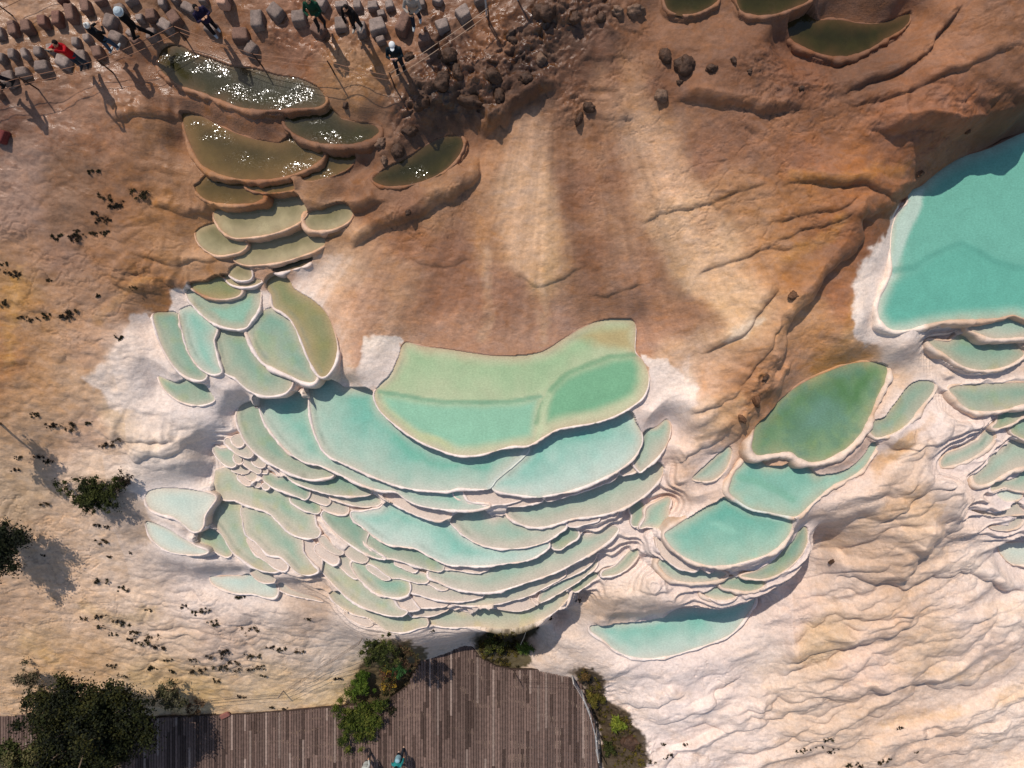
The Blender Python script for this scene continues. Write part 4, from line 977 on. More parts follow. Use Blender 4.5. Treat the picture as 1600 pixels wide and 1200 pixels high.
idx = (np.arange(NY - 1)[:, None] * NX + np.arange(NX - 1)[None]).astype(np.int32)
F = np.stack([idx, idx + 1, idx + NX + 1, idx + NX], -1).reshape(-1, 4)
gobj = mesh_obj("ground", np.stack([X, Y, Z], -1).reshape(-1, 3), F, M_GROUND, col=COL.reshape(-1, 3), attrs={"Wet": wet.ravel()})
tag(gobj, 'stepped brown and cream travertine slope with draped flowstone', None, None, 'structure')

# ---------------------------------------------------------------- pools: water sheet and rim
def stone_at(x, y, z):
    u, v = stonecolour(x, y, z)
    c = colmap(u, v); full = (slice(None),)
    return streaks(u, v, c, sl_of=full)
for i, P in enumerate(POLY):
    sty, lev, rw, label, pts, g = POOLS[i]
    Nn = outward(P); n = len(P); pxm = (CAM_H - lev) / FPX; rwm = rw * pxm * (.7 if rw < 6 else .9)
    c0 = P.mean(0)
    root = empty("terrace_pool", (c0[0], c0[1], lev))
    tag(root, label, 'terrace pool', g)
    # water
    ext = min(.05, rwm * .5)
    Bd = P + Nn * ext
    area = .5 * abs(np.sum(P[:, 0] * np.roll(P[:, 1], -1) - np.roll(P[:, 0], -1) * P[:, 1]))
    s_ = .055 if area < 6 else .075
    ax, ay = np.meshgrid(np.arange(P[:, 0].min(), P[:, 0].max(), s_), np.arange(P[:, 1].min(), P[:, 1].max(), s_))
    ax = ax.ravel() + np.random.RandomState(i).uniform(-.3, .3, ax.size) * s_; ay = ay.ravel()
    ok = inside(ax, ay, P) & (seg_dist(ax, ay, P) > s_ * .5)
    pin = np.stack([ax[ok], ay[ok]], 1)
    vs = [Vector(p) for p in Bd] + [Vector(p) for p in pin]
    ed = [(k, (k + 1) % n) for k in range(n)]
    vo, eo, fo, _a, _b, _c = delaunay_2d_cdt(vs, ed, [], 1, 1e-5)
    VO = np.array([(p.x, p.y) for p in vo])
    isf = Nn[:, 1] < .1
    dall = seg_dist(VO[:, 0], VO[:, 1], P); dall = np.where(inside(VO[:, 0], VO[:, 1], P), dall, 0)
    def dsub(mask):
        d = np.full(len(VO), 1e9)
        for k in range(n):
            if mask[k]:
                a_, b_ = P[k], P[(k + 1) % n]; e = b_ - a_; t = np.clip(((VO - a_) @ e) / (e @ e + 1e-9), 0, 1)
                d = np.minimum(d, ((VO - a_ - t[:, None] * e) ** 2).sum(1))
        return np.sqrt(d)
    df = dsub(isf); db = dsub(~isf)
    t = df / (df + db + 1e-6)  # darker toward the back: depth plus painted shade of the upper rim
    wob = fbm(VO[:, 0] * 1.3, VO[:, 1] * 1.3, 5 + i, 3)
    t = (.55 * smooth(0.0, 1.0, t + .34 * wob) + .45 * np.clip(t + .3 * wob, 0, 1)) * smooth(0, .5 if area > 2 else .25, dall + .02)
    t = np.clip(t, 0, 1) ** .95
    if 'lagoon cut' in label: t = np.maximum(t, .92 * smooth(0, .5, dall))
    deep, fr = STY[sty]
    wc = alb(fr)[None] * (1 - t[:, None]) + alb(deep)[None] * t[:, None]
    # a pale (or ochre) margin where the bed shelves up to the rim
    edge = np.exp(-dall / ((.045 + .03 * min(area, 3)) * np.clip(1 + 1.3 * fbm(VO[:, 0] * 2.4, VO[:, 1] * 2.4, 52, 4), .35, 2)))
    rimc = stone_at(VO[:, 0], VO[:, 1], np.full(len(VO), lev))
    shelf = .52 if sty in 'TYLQSMDVPWG' else .35
    wc = wc * (1 - shelf * edge[:, None]) + (rimc * .88) * shelf * edge[:, None]
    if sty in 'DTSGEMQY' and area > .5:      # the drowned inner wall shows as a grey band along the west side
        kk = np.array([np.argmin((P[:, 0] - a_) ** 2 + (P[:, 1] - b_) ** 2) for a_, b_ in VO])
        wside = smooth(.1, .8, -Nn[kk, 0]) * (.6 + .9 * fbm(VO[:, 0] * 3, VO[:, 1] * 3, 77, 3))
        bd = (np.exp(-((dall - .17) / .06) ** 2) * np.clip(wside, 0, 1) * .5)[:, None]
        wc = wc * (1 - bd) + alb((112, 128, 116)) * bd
    if sty == 'G':
        gm = smooth(-.35, .35, fbm(VO[:, 0] * 1.6, VO[:, 1] * 1.6, 63, 5, .65))[:, None]
        wc = wc * (.55 + .45 * gm) + alb((98, 136, 120)) * .40 * (1 - gm)
    if sty in 'DSGE':
        gr = smooth(.1, .5, fbm(VO[:, 0] * 2 + i, VO[:, 1] * 2, 33, 4))[:, None] * .45
        wc = wc * (1 - gr) + wc * np.array([1.0, .97, .72]) * gr
    uu = 800 + VO[:, 0] / pxm; vv = 600 - VO[:, 1] / pxm
    for key, rgb, soft, wobl, s in PATCH:
        if label.startswith(key):
            L = np.array(nums(s)).reshape(-1, 2)
            ua = uu + fbm(VO[:, 0] * 1.2, VO[:, 1] * 1.2, 44, 3) * wobl; va = vv + fbm(VO[:, 0] * 1.2, VO[:, 1] * 1.2, 45, 3) * wobl
            d = seg_dist(ua, va, L); ins = inside(ua, va, L)
            m = (1 - smooth(-soft, soft * .3, np.where(ins, -d, d)))[:, None]
            wc = wc * (1 - m) + alb(rgb) * m
    for key, rgb, hw, s in LINES:
        if label.startswith(key):
            L = np.array(nums(s)).reshape(-1, 2)
            ua = uu + fbm(VO[:, 0] * 1.2, VO[:, 1] * 1.2, 44, 3) * 4; va = vv + fbm(VO[:, 0] * 1.2, VO[:, 1] * 1.2, 45, 3) * 4
            d = seg_dist(ua, va, L, closed=False); m = (.6 * (1 - smooth(hw * .3, hw, d)))[:, None]
            wc = wc * (1 - m) + alb(rgb) * m
    Vw3 = np.stack([VO[:, 0] - c0[0], VO[:, 1] - c0[1], np.zeros(len(VO))], 1)
    tri = [f for f in fo if len(f) == 3]
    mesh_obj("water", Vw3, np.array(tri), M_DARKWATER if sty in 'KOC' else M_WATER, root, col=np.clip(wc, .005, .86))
    # rim: a rounded lip swept round the outline, its outer wall dropping below the stone around it
    wn_ = fbm(P[:, 0] * 7, P[:, 1] * 7, 200 + i, 4, .65); wl = fbm(P[:, 0] * 2.2, P[:, 1] * 2.2, 300 + i, 3)
    prof = [(-.45, -.16), (-.22, -.02), (.0, .022), (.30, .042), (.62, .04), (.88, .012), (1.08, -.05), (1.2, -.14), (1.3, -.30), (1.42, -.62)]
    # where the bank behind the pool already stands above the water there is no lip
    gout = np.array([max(ground(*(P[k] + Nn[k] * .22)), ground(*(P[k] + Nn[k] * .12))) for k in range(n)])
    wt_ = smooth(.10, -.02, gout - lev) if False else 1 - smooth(-.03, .07, gout - lev)
    wt_ = np.maximum(wt_, .12); sub_ = np.zeros(n)
    su, sv = 800 + P[:, 0] / pxm, 600 - P[:, 1] / pxm
    for seg in ('824 705 812 718 795 733 775 750 767 760', '1128 782 1150 786 1175 798 1205 808 1228 811'):
        sd_ = smooth(4, 10, seg_dist(su, sv, np.array(nums(seg)).reshape(-1, 2), closed=False))
        wt_ = np.minimum(wt_, .05 + sd_); sub_ = np.maximum(sub_, 1 - sd_)
    for _ in range(3): wt_ = (np.roll(wt_, 1) + wt_ + np.roll(wt_, -1)) / 3
    brown = sty in 'KO'; VV = []; scale = (1 + (.9 if brown else .75) * wl)
    wn_ = wn_ * .6 + .55 * (.16 - np.abs(fbm(P[:, 0] * 3.1, P[:, 1] * 3.1, 230 + i, 3)))
    scale = scale * (.5 + .5 * wt_)
    for a, h in prof:
        hh = h * (rwm / .09 if h > 0 else 1.0)
        off = a * rwm * scale + wn_ * (.07 if brown else .032) * (a > .2)
        Q = P + Nn * off[:, None]
        VV.append(np.stack([Q[:, 0] - c0[0], Q[:, 1] - c0[1], np.full(n, hh) * (wt_ * (.6 if brown else 1) if h > 0 else 1) + ((wl * .03 + wn_ * .05) * wt_ if a > -.3 else 0)], 1))
    VV = np.concatenate(VV); FF = []
    for a in range(len(prof) - 1):
        for k in range(n):
            FF.append((a * n + k, (a + 1) * n + k, (a + 1) * n + (k + 1) % n, a * n + (k + 1) % n))
    FF = np.array(FF)
    A_ = np.sum(P[:, 0] * np.roll(P[:, 1], -1) - np.roll(P[:, 0], -1) * P[:, 1])
    if A_ < 0: FF = FF[:, ::-1]
    rc = stone_at(VV[:, 0] + c0[0], VV[:, 1] + c0[1], VV[:, 2] + lev)
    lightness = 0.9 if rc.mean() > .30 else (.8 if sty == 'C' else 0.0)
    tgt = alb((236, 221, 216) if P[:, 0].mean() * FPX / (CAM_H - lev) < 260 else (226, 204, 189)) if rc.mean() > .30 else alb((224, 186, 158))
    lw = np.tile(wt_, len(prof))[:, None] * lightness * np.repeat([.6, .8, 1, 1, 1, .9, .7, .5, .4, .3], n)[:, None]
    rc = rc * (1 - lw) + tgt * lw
    sb = np.tile(sub_, len(prof))[:, None] * .85; rc = rc * (1 - sb) + alb((214, 222, 214)) * sb
    rc = rc * (1 + .22 * fbm(VV[:, 0] * 4 + c0[0], VV[:, 1] * 4, 12, 4))[:, None]
    stn = (smooth(.12, .45, fbm(VV[:, 0] * 1.7 + c0[0], VV[:, 1] * 1.7, 14, 4)) * .5)[:, None]
    rc = rc * (1 - stn) + rc * np.array([.92, .80, .66]) * stn
    mesh_obj("rim", VV, FF, M_RIM, root, col=np.clip(rc, .01, .86))
# ---------------------------------------------------------------- stepping stones
ORD = ['first', 'second', 'third', 'fourth', 'fifth', 'sixth', 'seventh', 'eighth', 'ninth', 'tenth', 'eleventh', 'twelfth', 'thirteenth', 'fourteenth', 'fifteenth', 'sixteenth', 'seventeenth', 'eighteenth', 'nineteenth', 'twentieth']
def rock_mesh(w, l, h, expo, rough_, seed, n=10, flat=0.0):
    """a rounded block: a cube grid pushed onto a superellipsoid, then knocked about"""
    rs = np.random.RandomState(seed); V = []; F = []; idx_ = {}
    def vid(p):
        k = tuple(np.round(p, 5))
        if k not in idx_: idx_[k] = len(V); V.append(p)
        return idx_[k]
    g = np.linspace(-1, 1, n + 1)
    for ax in range(3):
        for s in (-1, 1):
            for i in range(n):
                for j in range(n):
                    q = []
                    for a, b in ((i, j), (i + 1, j), (i + 1, j + 1), (i, j + 1)):
                        p = [0, 0, 0]; p[ax] = s; p[(ax + 1) % 3] = g[a]; p[(ax + 2) % 3] = g[b]; q.append(vid(p))
                    F.append(q if s > 0 else q[::-1])
    P = np.array(V, float)
    e = expo
    r = (np.abs(P) ** e).sum(1) ** (1 / e)
    P = P / r[:, None]
    sk = rs.uniform(-.12, .12, 4)
    P[:, 0] += sk[0] * P[:, 1] * (rough_ * 6); P[:, 1] += sk[1] * P[:, 0] * (rough_ * 6)
    P[:, 0] *= 1 + sk[2] * P[:, 1]; P[:, 0] *= 1 - .06 * P[:, 2]; P[:, 1] *= 1 - .06 * P[:, 2]
    o = rs.uniform(0, 99)
    d = fbm(P[:, 0] * 1.6 + o + P[:, 2], P[:, 1] * 1.6 - P[:, 2] * .7, seed % 97, 4)
    P *= (1 + rough_ * d)[:, None]
    P[:, 2] *= 1 + flat * 0
    return P * np.array([w / 2, l / 2, h]), F

def stone(u, v, wpx, lpx, ang, expo, rgb, h, label, group, name='stepping_stone', cat='stepping stone', rg=.07, mat=None, seed=None):
    p = on_ground(u, v)
    k = FPX / (CAM_H - p.z - h)
    P, F_ = rock_mesh(wpx / k, lpx / k, h, expo, rg, seed if seed is not None else int(u * 7 + v * 13), 10 if max(wpx, lpx) < 40 else 16)
    c = alb(rgb)
    n_ = fbm(P[:, 0] * 9 + u, P[:, 1] * 9 + v, 5, 4)
    col = np.clip(c[None] * (1 + .35 * n_)[:, None], .01, .8)
    o = mesh_obj(name, P, F_, mat or M_STONE, col=col)
    o.location = (p.x, p.y, p.z + h * .12); o.rotation_euler = (0, 0, R(ang))
    return tag(o, label, cat, group)

BR = (116, 88, 76); GY = (124, 108, 101); LG = (140, 124, 117); RD = (118, 84, 72)
ROWS = [
 ('upper row of brown blocks', 'stones of the upper row', [(5,56,16,22,8,7,GY),(27,49,15,26,12,8,BR),(47,45,17,22,8,7,BR),(72,37,15,20,4,8,RD),(95,33,15,25,2,9,RD),(116,25,16,31,8,9,BR),(139,15,16,22,6,9,BR),(101,1,16,14,20,8,RD),(160,3,17,16,10,8,BR),(176,38,20,27,-20,3.2,GY),(191,17,18,16,20,3.4,GY),(222,32,13,13,5,5,LG),(208,3,20,13,25,4,LG),(240,27,18,20,4,5,BR),(257,7,12,18,0,7,LG),(276,32,20,25,35,8,BR),(276,2,15,12,-30,6,GY),(299,17,26,17,-25,5,GY)]),
 ('middle row of small pale stones', 'stones of the middle row', [(7,94,15,18,0,3.5,GY),(25,88,13,19,4,3.6,GY),(44,87,11,19,15,2.8,LG),(65,84,15,18,3,3.4,GY),(84,79,13,16,8,4,LG),(123,69,13,17,4,3.2,LG),(140,63,12,14,10,4,LG),(186,62,25,19,-25,4,GY),(207,56,14,10,-30,3.5,LG),(215,66,18,15,-35,4,BR),(240,57,17,20,4,4.5,GY),(262,43,25,20,-30,5,LG)]),
 ('lower row of square stones', 'stones of the lower row', [(3,149,12,16,30,4,BR),(18,126,24,24,15,5,GY),(40,116,22,17,10,5,GY),(71,107,24,19,6,6,GY),(104,100,27,21,-22,4,LG),(132,93,20,24,5,6,GY),(157,85,18,21,12,6,BR)]),
 ('loose blocks around the people', 'blocks among the standing people', [(333,47,24,20,-15,4,GY),(379,58,28,24,0,7,BR),(395,80,18,26,-35,3,GY),(405,35,22,32,4,8,GY),(433,22,26,24,-40,8,GY),(469,31,24,22,4,9,GY),(504,8,17,20,-25,8,LG),(500,50,26,22,-30,7,BR),(536,13,22,12,4,9,LG),(560,12,14,15,4,8,LG),(535,42,22,24,4,9,GY),(566,50,18,24,10,7,GY),(584,13,18,14,2,8,LG),(597,25,14,12,10,4,LG),(610,12,15,14,12,7,LG),(591,44,28,24,15,8,LG),(596,66,16,12,20,4,GY),(632,40,20,40,-22,5,BR),(659,8,13,17,10,8,GY),(664,64,22,18,5,6,BR),(684,5,18,12,-20,7,LG),(692,43,22,19,20,9,LG),(724,24,24,22,35,9,LG),(750,3,20,11,20,6,GY),(355,4,18,14,10,4,BR),(320,4,16,12,0,4,GY)]),
]
k_ = 0
for rowname, grpname, items in ROWS:
    order = sorted(range(len(items)), key=lambda i: items[i][0])
    for rank, i in enumerate(order):
        u, v, w_, l_, a_, ex_, c_ = items[i]
        shape = 'chunky square' if ex_ >= 7 else ('blunt' if ex_ >= 4.5 else 'rounded')
        tone = {BR: 'brown', GY: 'grey-brown', LG: 'pale grey', RD: 'reddish brown'}[c_]
        if rank < 20: num_ = ORD[rank] + ' from left'
        else: num_ = ORD[len(items) - 1 - rank] + ' from right'
        stone(u, v, w_ * .9, l_ * .88, a_, max(ex_ + 1.5, 5), c_, .15 + .0035 * max(w_, l_), f'{shape} {tone} stone, {num_}, {rowname}', grpname)
BOULD = [
 (1040,88,22,24,2.4,'knobbly dark boulder on the brown slope, smaller of the touching pair'),
 (1070,101,36,34,2.4,'biggest dark boulder of the touching pair on the brown slope'),
 (1112,107,14,20,2.5,'ribbed dark rock just right of the touching boulder pair'),
 (1146,95,10,14,2.5,'small lump of rock past the ribbed one'),
 (1172,111,10,9,2.5,'small round rock where the brown lobes begin'),
 (1033,150,22,22,2.5,'round grey-topped boulder at the head of the pale streak'),
 (1062,128,10,9,2.5,'pebble-sized dark rock under the big boulder'),
 (920,168,16,26,2.4,'black pitted rock at the end of the rocky band'),
 (845,92,20,20,2.4,'dark mossy boulder on the brown flow west of the pale streak'),
 (905,186,26,14,2.4,'flat dark slab of rock under the black pitted rock'),
 (768,118,30,26,2.3,'large dark boulder in the middle of the rock outcrop'),
 (690,128,34,30,2.3,'broad dark boulder at the foot of the rope fence'),
 (660,160,28,24,2.3,'dark lumpy boulder above the half-shaded olive pool'),
 (735,160,34,30,2.3,'shadowed boulder in the thick of the outcrop'),
 (715,112,26,22,2.3,'rust brown boulder at the upper edge of the outcrop'),
 (622,236,22,24,2.4,'black rock sitting at the edge of the half-shaded olive pool'),
 (600,250,14,14,2.4,'grey stone wedged between two olive pools'),
 (595,222,22,18,2.6,'pale grey rock at the pointed end of the slim olive pool'),
 (640,205,26,20,2.4,'brown boulder between outcrop and olive pools'),
 (800,60,30,24,2.3,'dark boulder in the upper outcrop below the white rail'),
 (850,20,36,30,2.4,'smooth brown boulder at the top frame edge'),
 (898,30,22,20,2.4,'lumpy brown boulder right of the smooth one'),
 (938,28,18,16,2.4,'small lumpy boulder in the upper outcrop'),
 (990,18,34,26,2.3,'pale crusted boulder near the dark top pool'),
 (965,18,16,24,2.4,'black cracked rock beside the pale crusted boulder'),
 (640,90,20,14,2.4,'glossy wet rock behind the fence post'),
 (540,165,14,9,2.6,'small rounded rock at the tip of the near-black pool'),
 (1252,138,10,9,2.5,'small rock on the brown lobes under the teardrop pool'),
 (1436,272,14,12,2.5,'yellowish knob of rock above the lagoon corner'),
 (1512,205,11,9,2.5,'small ochre rock at the lagoon cliff top'),
 (638,332,12,9,2.5,'pebble on the shaded ledge edge of the sandy apron'),
 (1240,462,15,18,2.4,'rock wedged in the long dark crevice'),
 (1181,625,13,30,2.3,'upright crumbly rock on the ridge beside the green oval'),
 (1160,655,10,20,2.3,'crumbly rock string at the lower end of the ridge'),
 (1196,590,12,10,2.3,'dark rock with a hole above the moss green pool'),
 (1300,877,14,6,2.4,'dark flat rock at the shadow edge below the draped hill'),
 (985,1160,26,40,2.3,'dark wet rock at the outer end of the mossy bank'),
 (700,88,34,26,2.4,'wet dark boulder just below the rope fence'),
 (780,150,26,22,2.4,'dark round boulder at the lower lip of the outcrop'),
 (822,122,24,20,2.4,'brown boulder at the east tip of the outcrop'),
]
for j, (u, v, w_, l_, ex_, lab) in enumerate(BOULD):
    dark = 'grey' in lab or 'pale' in lab
    rgb = (135, 105, 85) if dark else ((122, 84, 56) if ('ochre' in lab or 'yellow' in lab or 'crevice' in lab or 'crumbly' in lab) else (88, 62, 45))
    stone(u, v, w_ * .85, l_ * .85, (j * 37) % 90, ex_, tuple(c * .86 for c in rgb), max(w_, l_) / 50 * .36, lab, 'boulders on the brown slope', 'boulder', 'boulder', .5, M_BOULDER, 500 + j)

# ---------------------------------------------------------------- leafy things
def leaves_mesh(name, clumps, n, size, cols, parent, mat=None, seed=1, up=.35, aspect=1.8):
    """clumps: list of (x, y, z, r, rz); leaf-sized quads through each clump's volume"""
    rs = np.random.RandomState(seed)
    cl = np.array(clumps); wts = (cl[:, 3] ** 2) / (cl[:, 3] ** 2).sum()
    who = rs.choice(len(cl), n, p=wts)
    d = rs.normal(size=(n, 3)); d /= np.linalg.norm(d, axis=1, keepdims=True)
    rad = np.clip(np.abs(rs.normal(.35, .42, n)), .05, 1.7)
    ctr = cl[who, :3] + d * (rad * cl[who, 3])[:, None] * np.stack([np.ones(n), np.ones(n), cl[who, 4]], 1)
    nn = d * .6 + rs.normal(size=(n, 3)) * .5 + np.array([0, 0, up]); nn /= np.linalg.norm(nn, axis=1, keepdims=True)
    t = np.cross(nn, rs.normal(size=(n, 3))); t /= np.linalg.norm(t, axis=1, keepdims=True); b = np.cross(nn, t)
    s = size * rs.uniform(.6, 1.4, n)[:, None]
    V = np.stack([ctr - t * s * aspect * .5, ctr - b * s * .5, ctr + t * s * aspect * .5, ctr + b * s * .5], 1).reshape(-1, 3)
    F_ = np.arange(4 * n).reshape(-1, 4)
    cols = np.array([alb(c) for c in cols]); ck = rs.randint(0, len(cols), len(cl))
    mixk = rs.uniform(size=n) < .35
    c = cols[np.where(mixk, rs.randint(0, len(cols), n), ck[who])] * rs.uniform(.7, 1.3, n)[:, None]
    return mesh_obj(name, V, F_, mat or M_LEAF, parent, col=np.repeat(np.clip(c, .004, .6), 4, 0), sm=False)

def clump_cloud(R_, Rz, k, rs, rmin=.22, rmax=.42, hollow=.45):
    out = []
    for _ in range(k):
        d = rs.normal(size=3); d /= np.linalg.norm(d); r = rs.uniform(hollow, .95) * R_ * (1 + .25 * math.sin(3 * math.atan2(d[1], d[0]) + R_ * 5))
        out.append((d[0] * r, d[1] * r, abs(d[2]) * r * Rz / R_ * (1 if d[2] > 0 else .35), R_ * rs.uniform(rmin, rmax), .8))
    return out

def plant(name, cat, label, u, v, rpx, ht, cols, n, leaf, trunk=0.0, k=22, seed=1, group=None, flat=.7, at_z=None, squash=(1, 1), mat=None, sticks=0, stickcol=(110, 95, 80), hollow=.35, aspect=1.8, rmm=(.15, .36)):
    """a bush or tree whose crown shows at photo point (u, v) with radius rpx; its foot stands on the ground below"""
    rs = np.random.RandomState(seed)
    g = on_ground(u, v); zc = g.z + ht * .6
    for _ in range(6):
        x, y, _z = W(u, v, zc); zc = ground(x, y) + ht * .6
    x, y, _z = W(u, v, zc); gz = ground(x, y)
    Rr = rpx * (CAM_H - zc) / FPX
    root = empty(name, (x, y, gz)); tag(root, label, cat, group)
    cl = [(a * squash[0], b * squash[1], c + ht * .55 - .0, r, z_) for a, b, c, r, z_ in clump_cloud(Rr * .86, ht * .42, int(k * 1.8), rs, rmm[0], rmm[1], hollow=hollow)]
    leaves_mesh('crown' if trunk else 'foliage', cl, n, leaf, cols, root, seed=seed, mat=mat, aspect=aspect)
    mb = MB(); c_ = alb(stickcol)
    if trunk:
        mb.tube([(0, 0, -.3), (.05, .02, ht * .25), (0.0, .08, ht * .6)], [trunk, trunk * .8, trunk * .45], 10, c_)
        for q in cl[::2]:
            p = Vector(q[:3]); s_ = Vector((.02, .05, ht * rs.uniform(.25, .5)))
            mb.tube([s_, s_.lerp(p, .5) + Vector((0, 0, .06 * ht)), p], [trunk * .4, trunk * .25, trunk * .08], 6, c_)
        mb.build('trunk', M_WOODY, root)
    else:
        for q in cl[:max(6, sticks)]:
            p = Vector(q[:3]) * 1.08
            mb.tube([(0, 0, -.08), (p.x * .4, p.y * .4, p.z * .6), p], [.022 * ht + .004, .014 * ht + .003, .004], 5, c_)
        mb.build('stem', M_WOODY, root)
    return root

DG = [(44, 58, 22), (34, 46, 16), (58, 68, 26), (28, 36, 14)]
MG = [(58, 70, 24), (72, 84, 30), (44, 54, 20), (88, 92, 38)]
GR = [(72, 66, 52), (88, 82, 62), (58, 60, 42), (100, 88, 72)]
plant('broadleaf_tree', 'tree', 'big dark green tree overhanging the boardwalk in the corner of the slope', 134, 1146, 122, 4.6, [(38, 42, 18), (28, 32, 12), (52, 52, 22), (22, 26, 10)], 120000, .058, trunk=.16, k=150, seed=11, hollow=.15, rmm=(.09, .24))
plant('broadleaf_tree', 'tree', 'small pale-leaved side tree fused to the big dark one, above the frame bottom', 32, 1180, 44, 3.0, [(70, 74, 40), (54, 62, 32), (90, 86, 56)], 9000, .06, trunk=.08, k=18, seed=12)
plant('broadleaf_tree', 'tree', 'very dark tree cut by the frame, casting a ragged shadow on the sand', -8, 850, 62, 1.9, [(26, 32, 18), (20, 24, 12), (34, 38, 20)], 15000, .05, trunk=.08, k=40, seed=13)
plant('sparse_tree', 'tree', 'thin tree outside the frame whose lacy shadow falls on the sand', -74, 668, 44, 3.4, GR, 4200, .06, trunk=.06, k=16, seed=14)
plant('bush', 'bush', 'lone dense green bush west of the pale aqua pools', 146, 771, 56, .9, [(44, 50, 22), (30, 36, 16), (62, 66, 30)], 21000, .036, k=90, seed=15, squash=(1.15, .72), hollow=.02, rmm=(.08, .2))
plant('dead_bush', 'bush', 'dead blackish twiggy bush against the dense green one', 194, 752, 20, .6, [(52, 44, 36), (40, 34, 28)], 900, .035, k=12, seed=16, sticks=12, stickcol=(60, 48, 40))
plant('bush', 'bush', 'ragged grey shrub left of the big tree', 44, 1062, 30, 1.0, GR, 1900, .045, k=16, seed=17, sticks=14)
plant('bush', 'bush', 'small ragged grey shrub between the other grey one and the big tree', 62, 1094, 22, .9, GR, 1100, .045, k=12, seed=18, sticks=12)
plant('bush', 'bush', 'feathery grey-green bush right of the big tree', 263, 1090, 34, 1.2, [(82, 80, 58), (64, 66, 44), (96, 92, 70)], 3600, .045, k=18, seed=19, sticks=16)
plant('bush', 'bush', 'thin dry brown bush at the boardwalk edge beside the feathery one', 305, 1105, 20, .7, [(96, 78, 58), (80, 62, 48)], 900, .04, k=10, seed=20, sticks=12)
plant('bush', 'bush', 'dark leafy bush directly under the outermost pool lip', 594, 1016, 38, 1.5, [(50, 58, 24), (36, 42, 18), (72, 76, 36)], 15000, .034, k=44, seed=21, hollow=.02, rmm=(.08, .22))
plant('bush', 'bush', 'brown-tinged hanging bush between the leafy bush and boardwalk', 628, 1022, 32, 1.3, [(84, 70, 50), (62, 60, 36), (70, 50, 38)], 11000, .032, k=36, seed=22, hollow=.05, rmm=(.08, .24))
plant('bush', 'bush', 'low emerald shrub at the boardwalk corner under the cliff', 625, 1046, 18, .6, [(48, 80, 42), (36, 62, 32)], 2600, .04, k=10, seed=23, hollow=.1)
plant('fern', 'fern', 'bright green fern clump at the edge of the sand', 566, 1070, 26, .8, [(62, 82, 24), (48, 66, 20), (80, 96, 34)], 9000, .034, k=22, seed=24, hollow=.05, aspect=3.6, rmm=(.1, .26))
plant('bush', 'bush', 'dark reddish shrub on the boardwalk planting with yellow flecks', 606, 1066, 30, .9, [(70, 60, 34), (82, 54, 42), (52, 52, 26), (150, 120, 40)], 5200, .045, k=18, seed=25, hollow=.1)
plant('bush', 'bush', 'spiky yellow-green bush reaching over the boardwalk', 560, 1124, 58, 1.6, MG, 26000, .034, k=60, seed=26, hollow=.02, aspect=4.0, rmm=(.08, .22))
plant('bush', 'bush', 'black-green shaded shrub right of the spiky yellow-green bush', 598, 1104, 24, 1.0, [(34, 36, 22), (46, 44, 28)], 3600, .045, k=14, seed=27, hollow=.1)
plant('grass_tuft', 'grass', 'single bright grass tuft at the mouth of the shaded gully', 820, 1014, 13, .5, [(104, 120, 56), (84, 104, 44)], 500, .05, k=8, seed=28, aspect=6)
plant('grass_tuft', 'grass', 'bright green tuft in the middle of the mossy bank', 962, 1134, 17, .6, [(120, 128, 48), (96, 110, 38)], 1500, .05, k=10, seed=29, hollow=.1, aspect=5)
plant('grass_tuft', 'grass', 'olive tuft beside the curved railing, upper one on the mossy bank', 928, 1092, 18, .6, [(104, 92, 40), (84, 80, 34)], 1500, .045, k=10, seed=30, hollow=.1, aspect=4)
plant('grass_tuft', 'grass', 'brownish moss tuft at the head of the mossy bank', 914, 1055, 15, .5, [(90, 70, 40), (66, 54, 30)], 1200, .04, k=9, seed=31, hollow=.1)
plant('grass_tuft', 'grass', 'dark green tuft low on the mossy bank near the frame bottom', 950, 1172, 18, .6, [(60, 66, 30), (46, 50, 24)], 1500, .045, k=10, seed=32, hollow=.1)
plant('bush', 'bush', 'mossy dark shrub in the shaded gully above the boardwalk notch', 770, 1006, 22, .8, [(56, 62, 30), (44, 46, 26), (82, 84, 36)], 3200, .045, k=14, seed=33, hollow=.1)

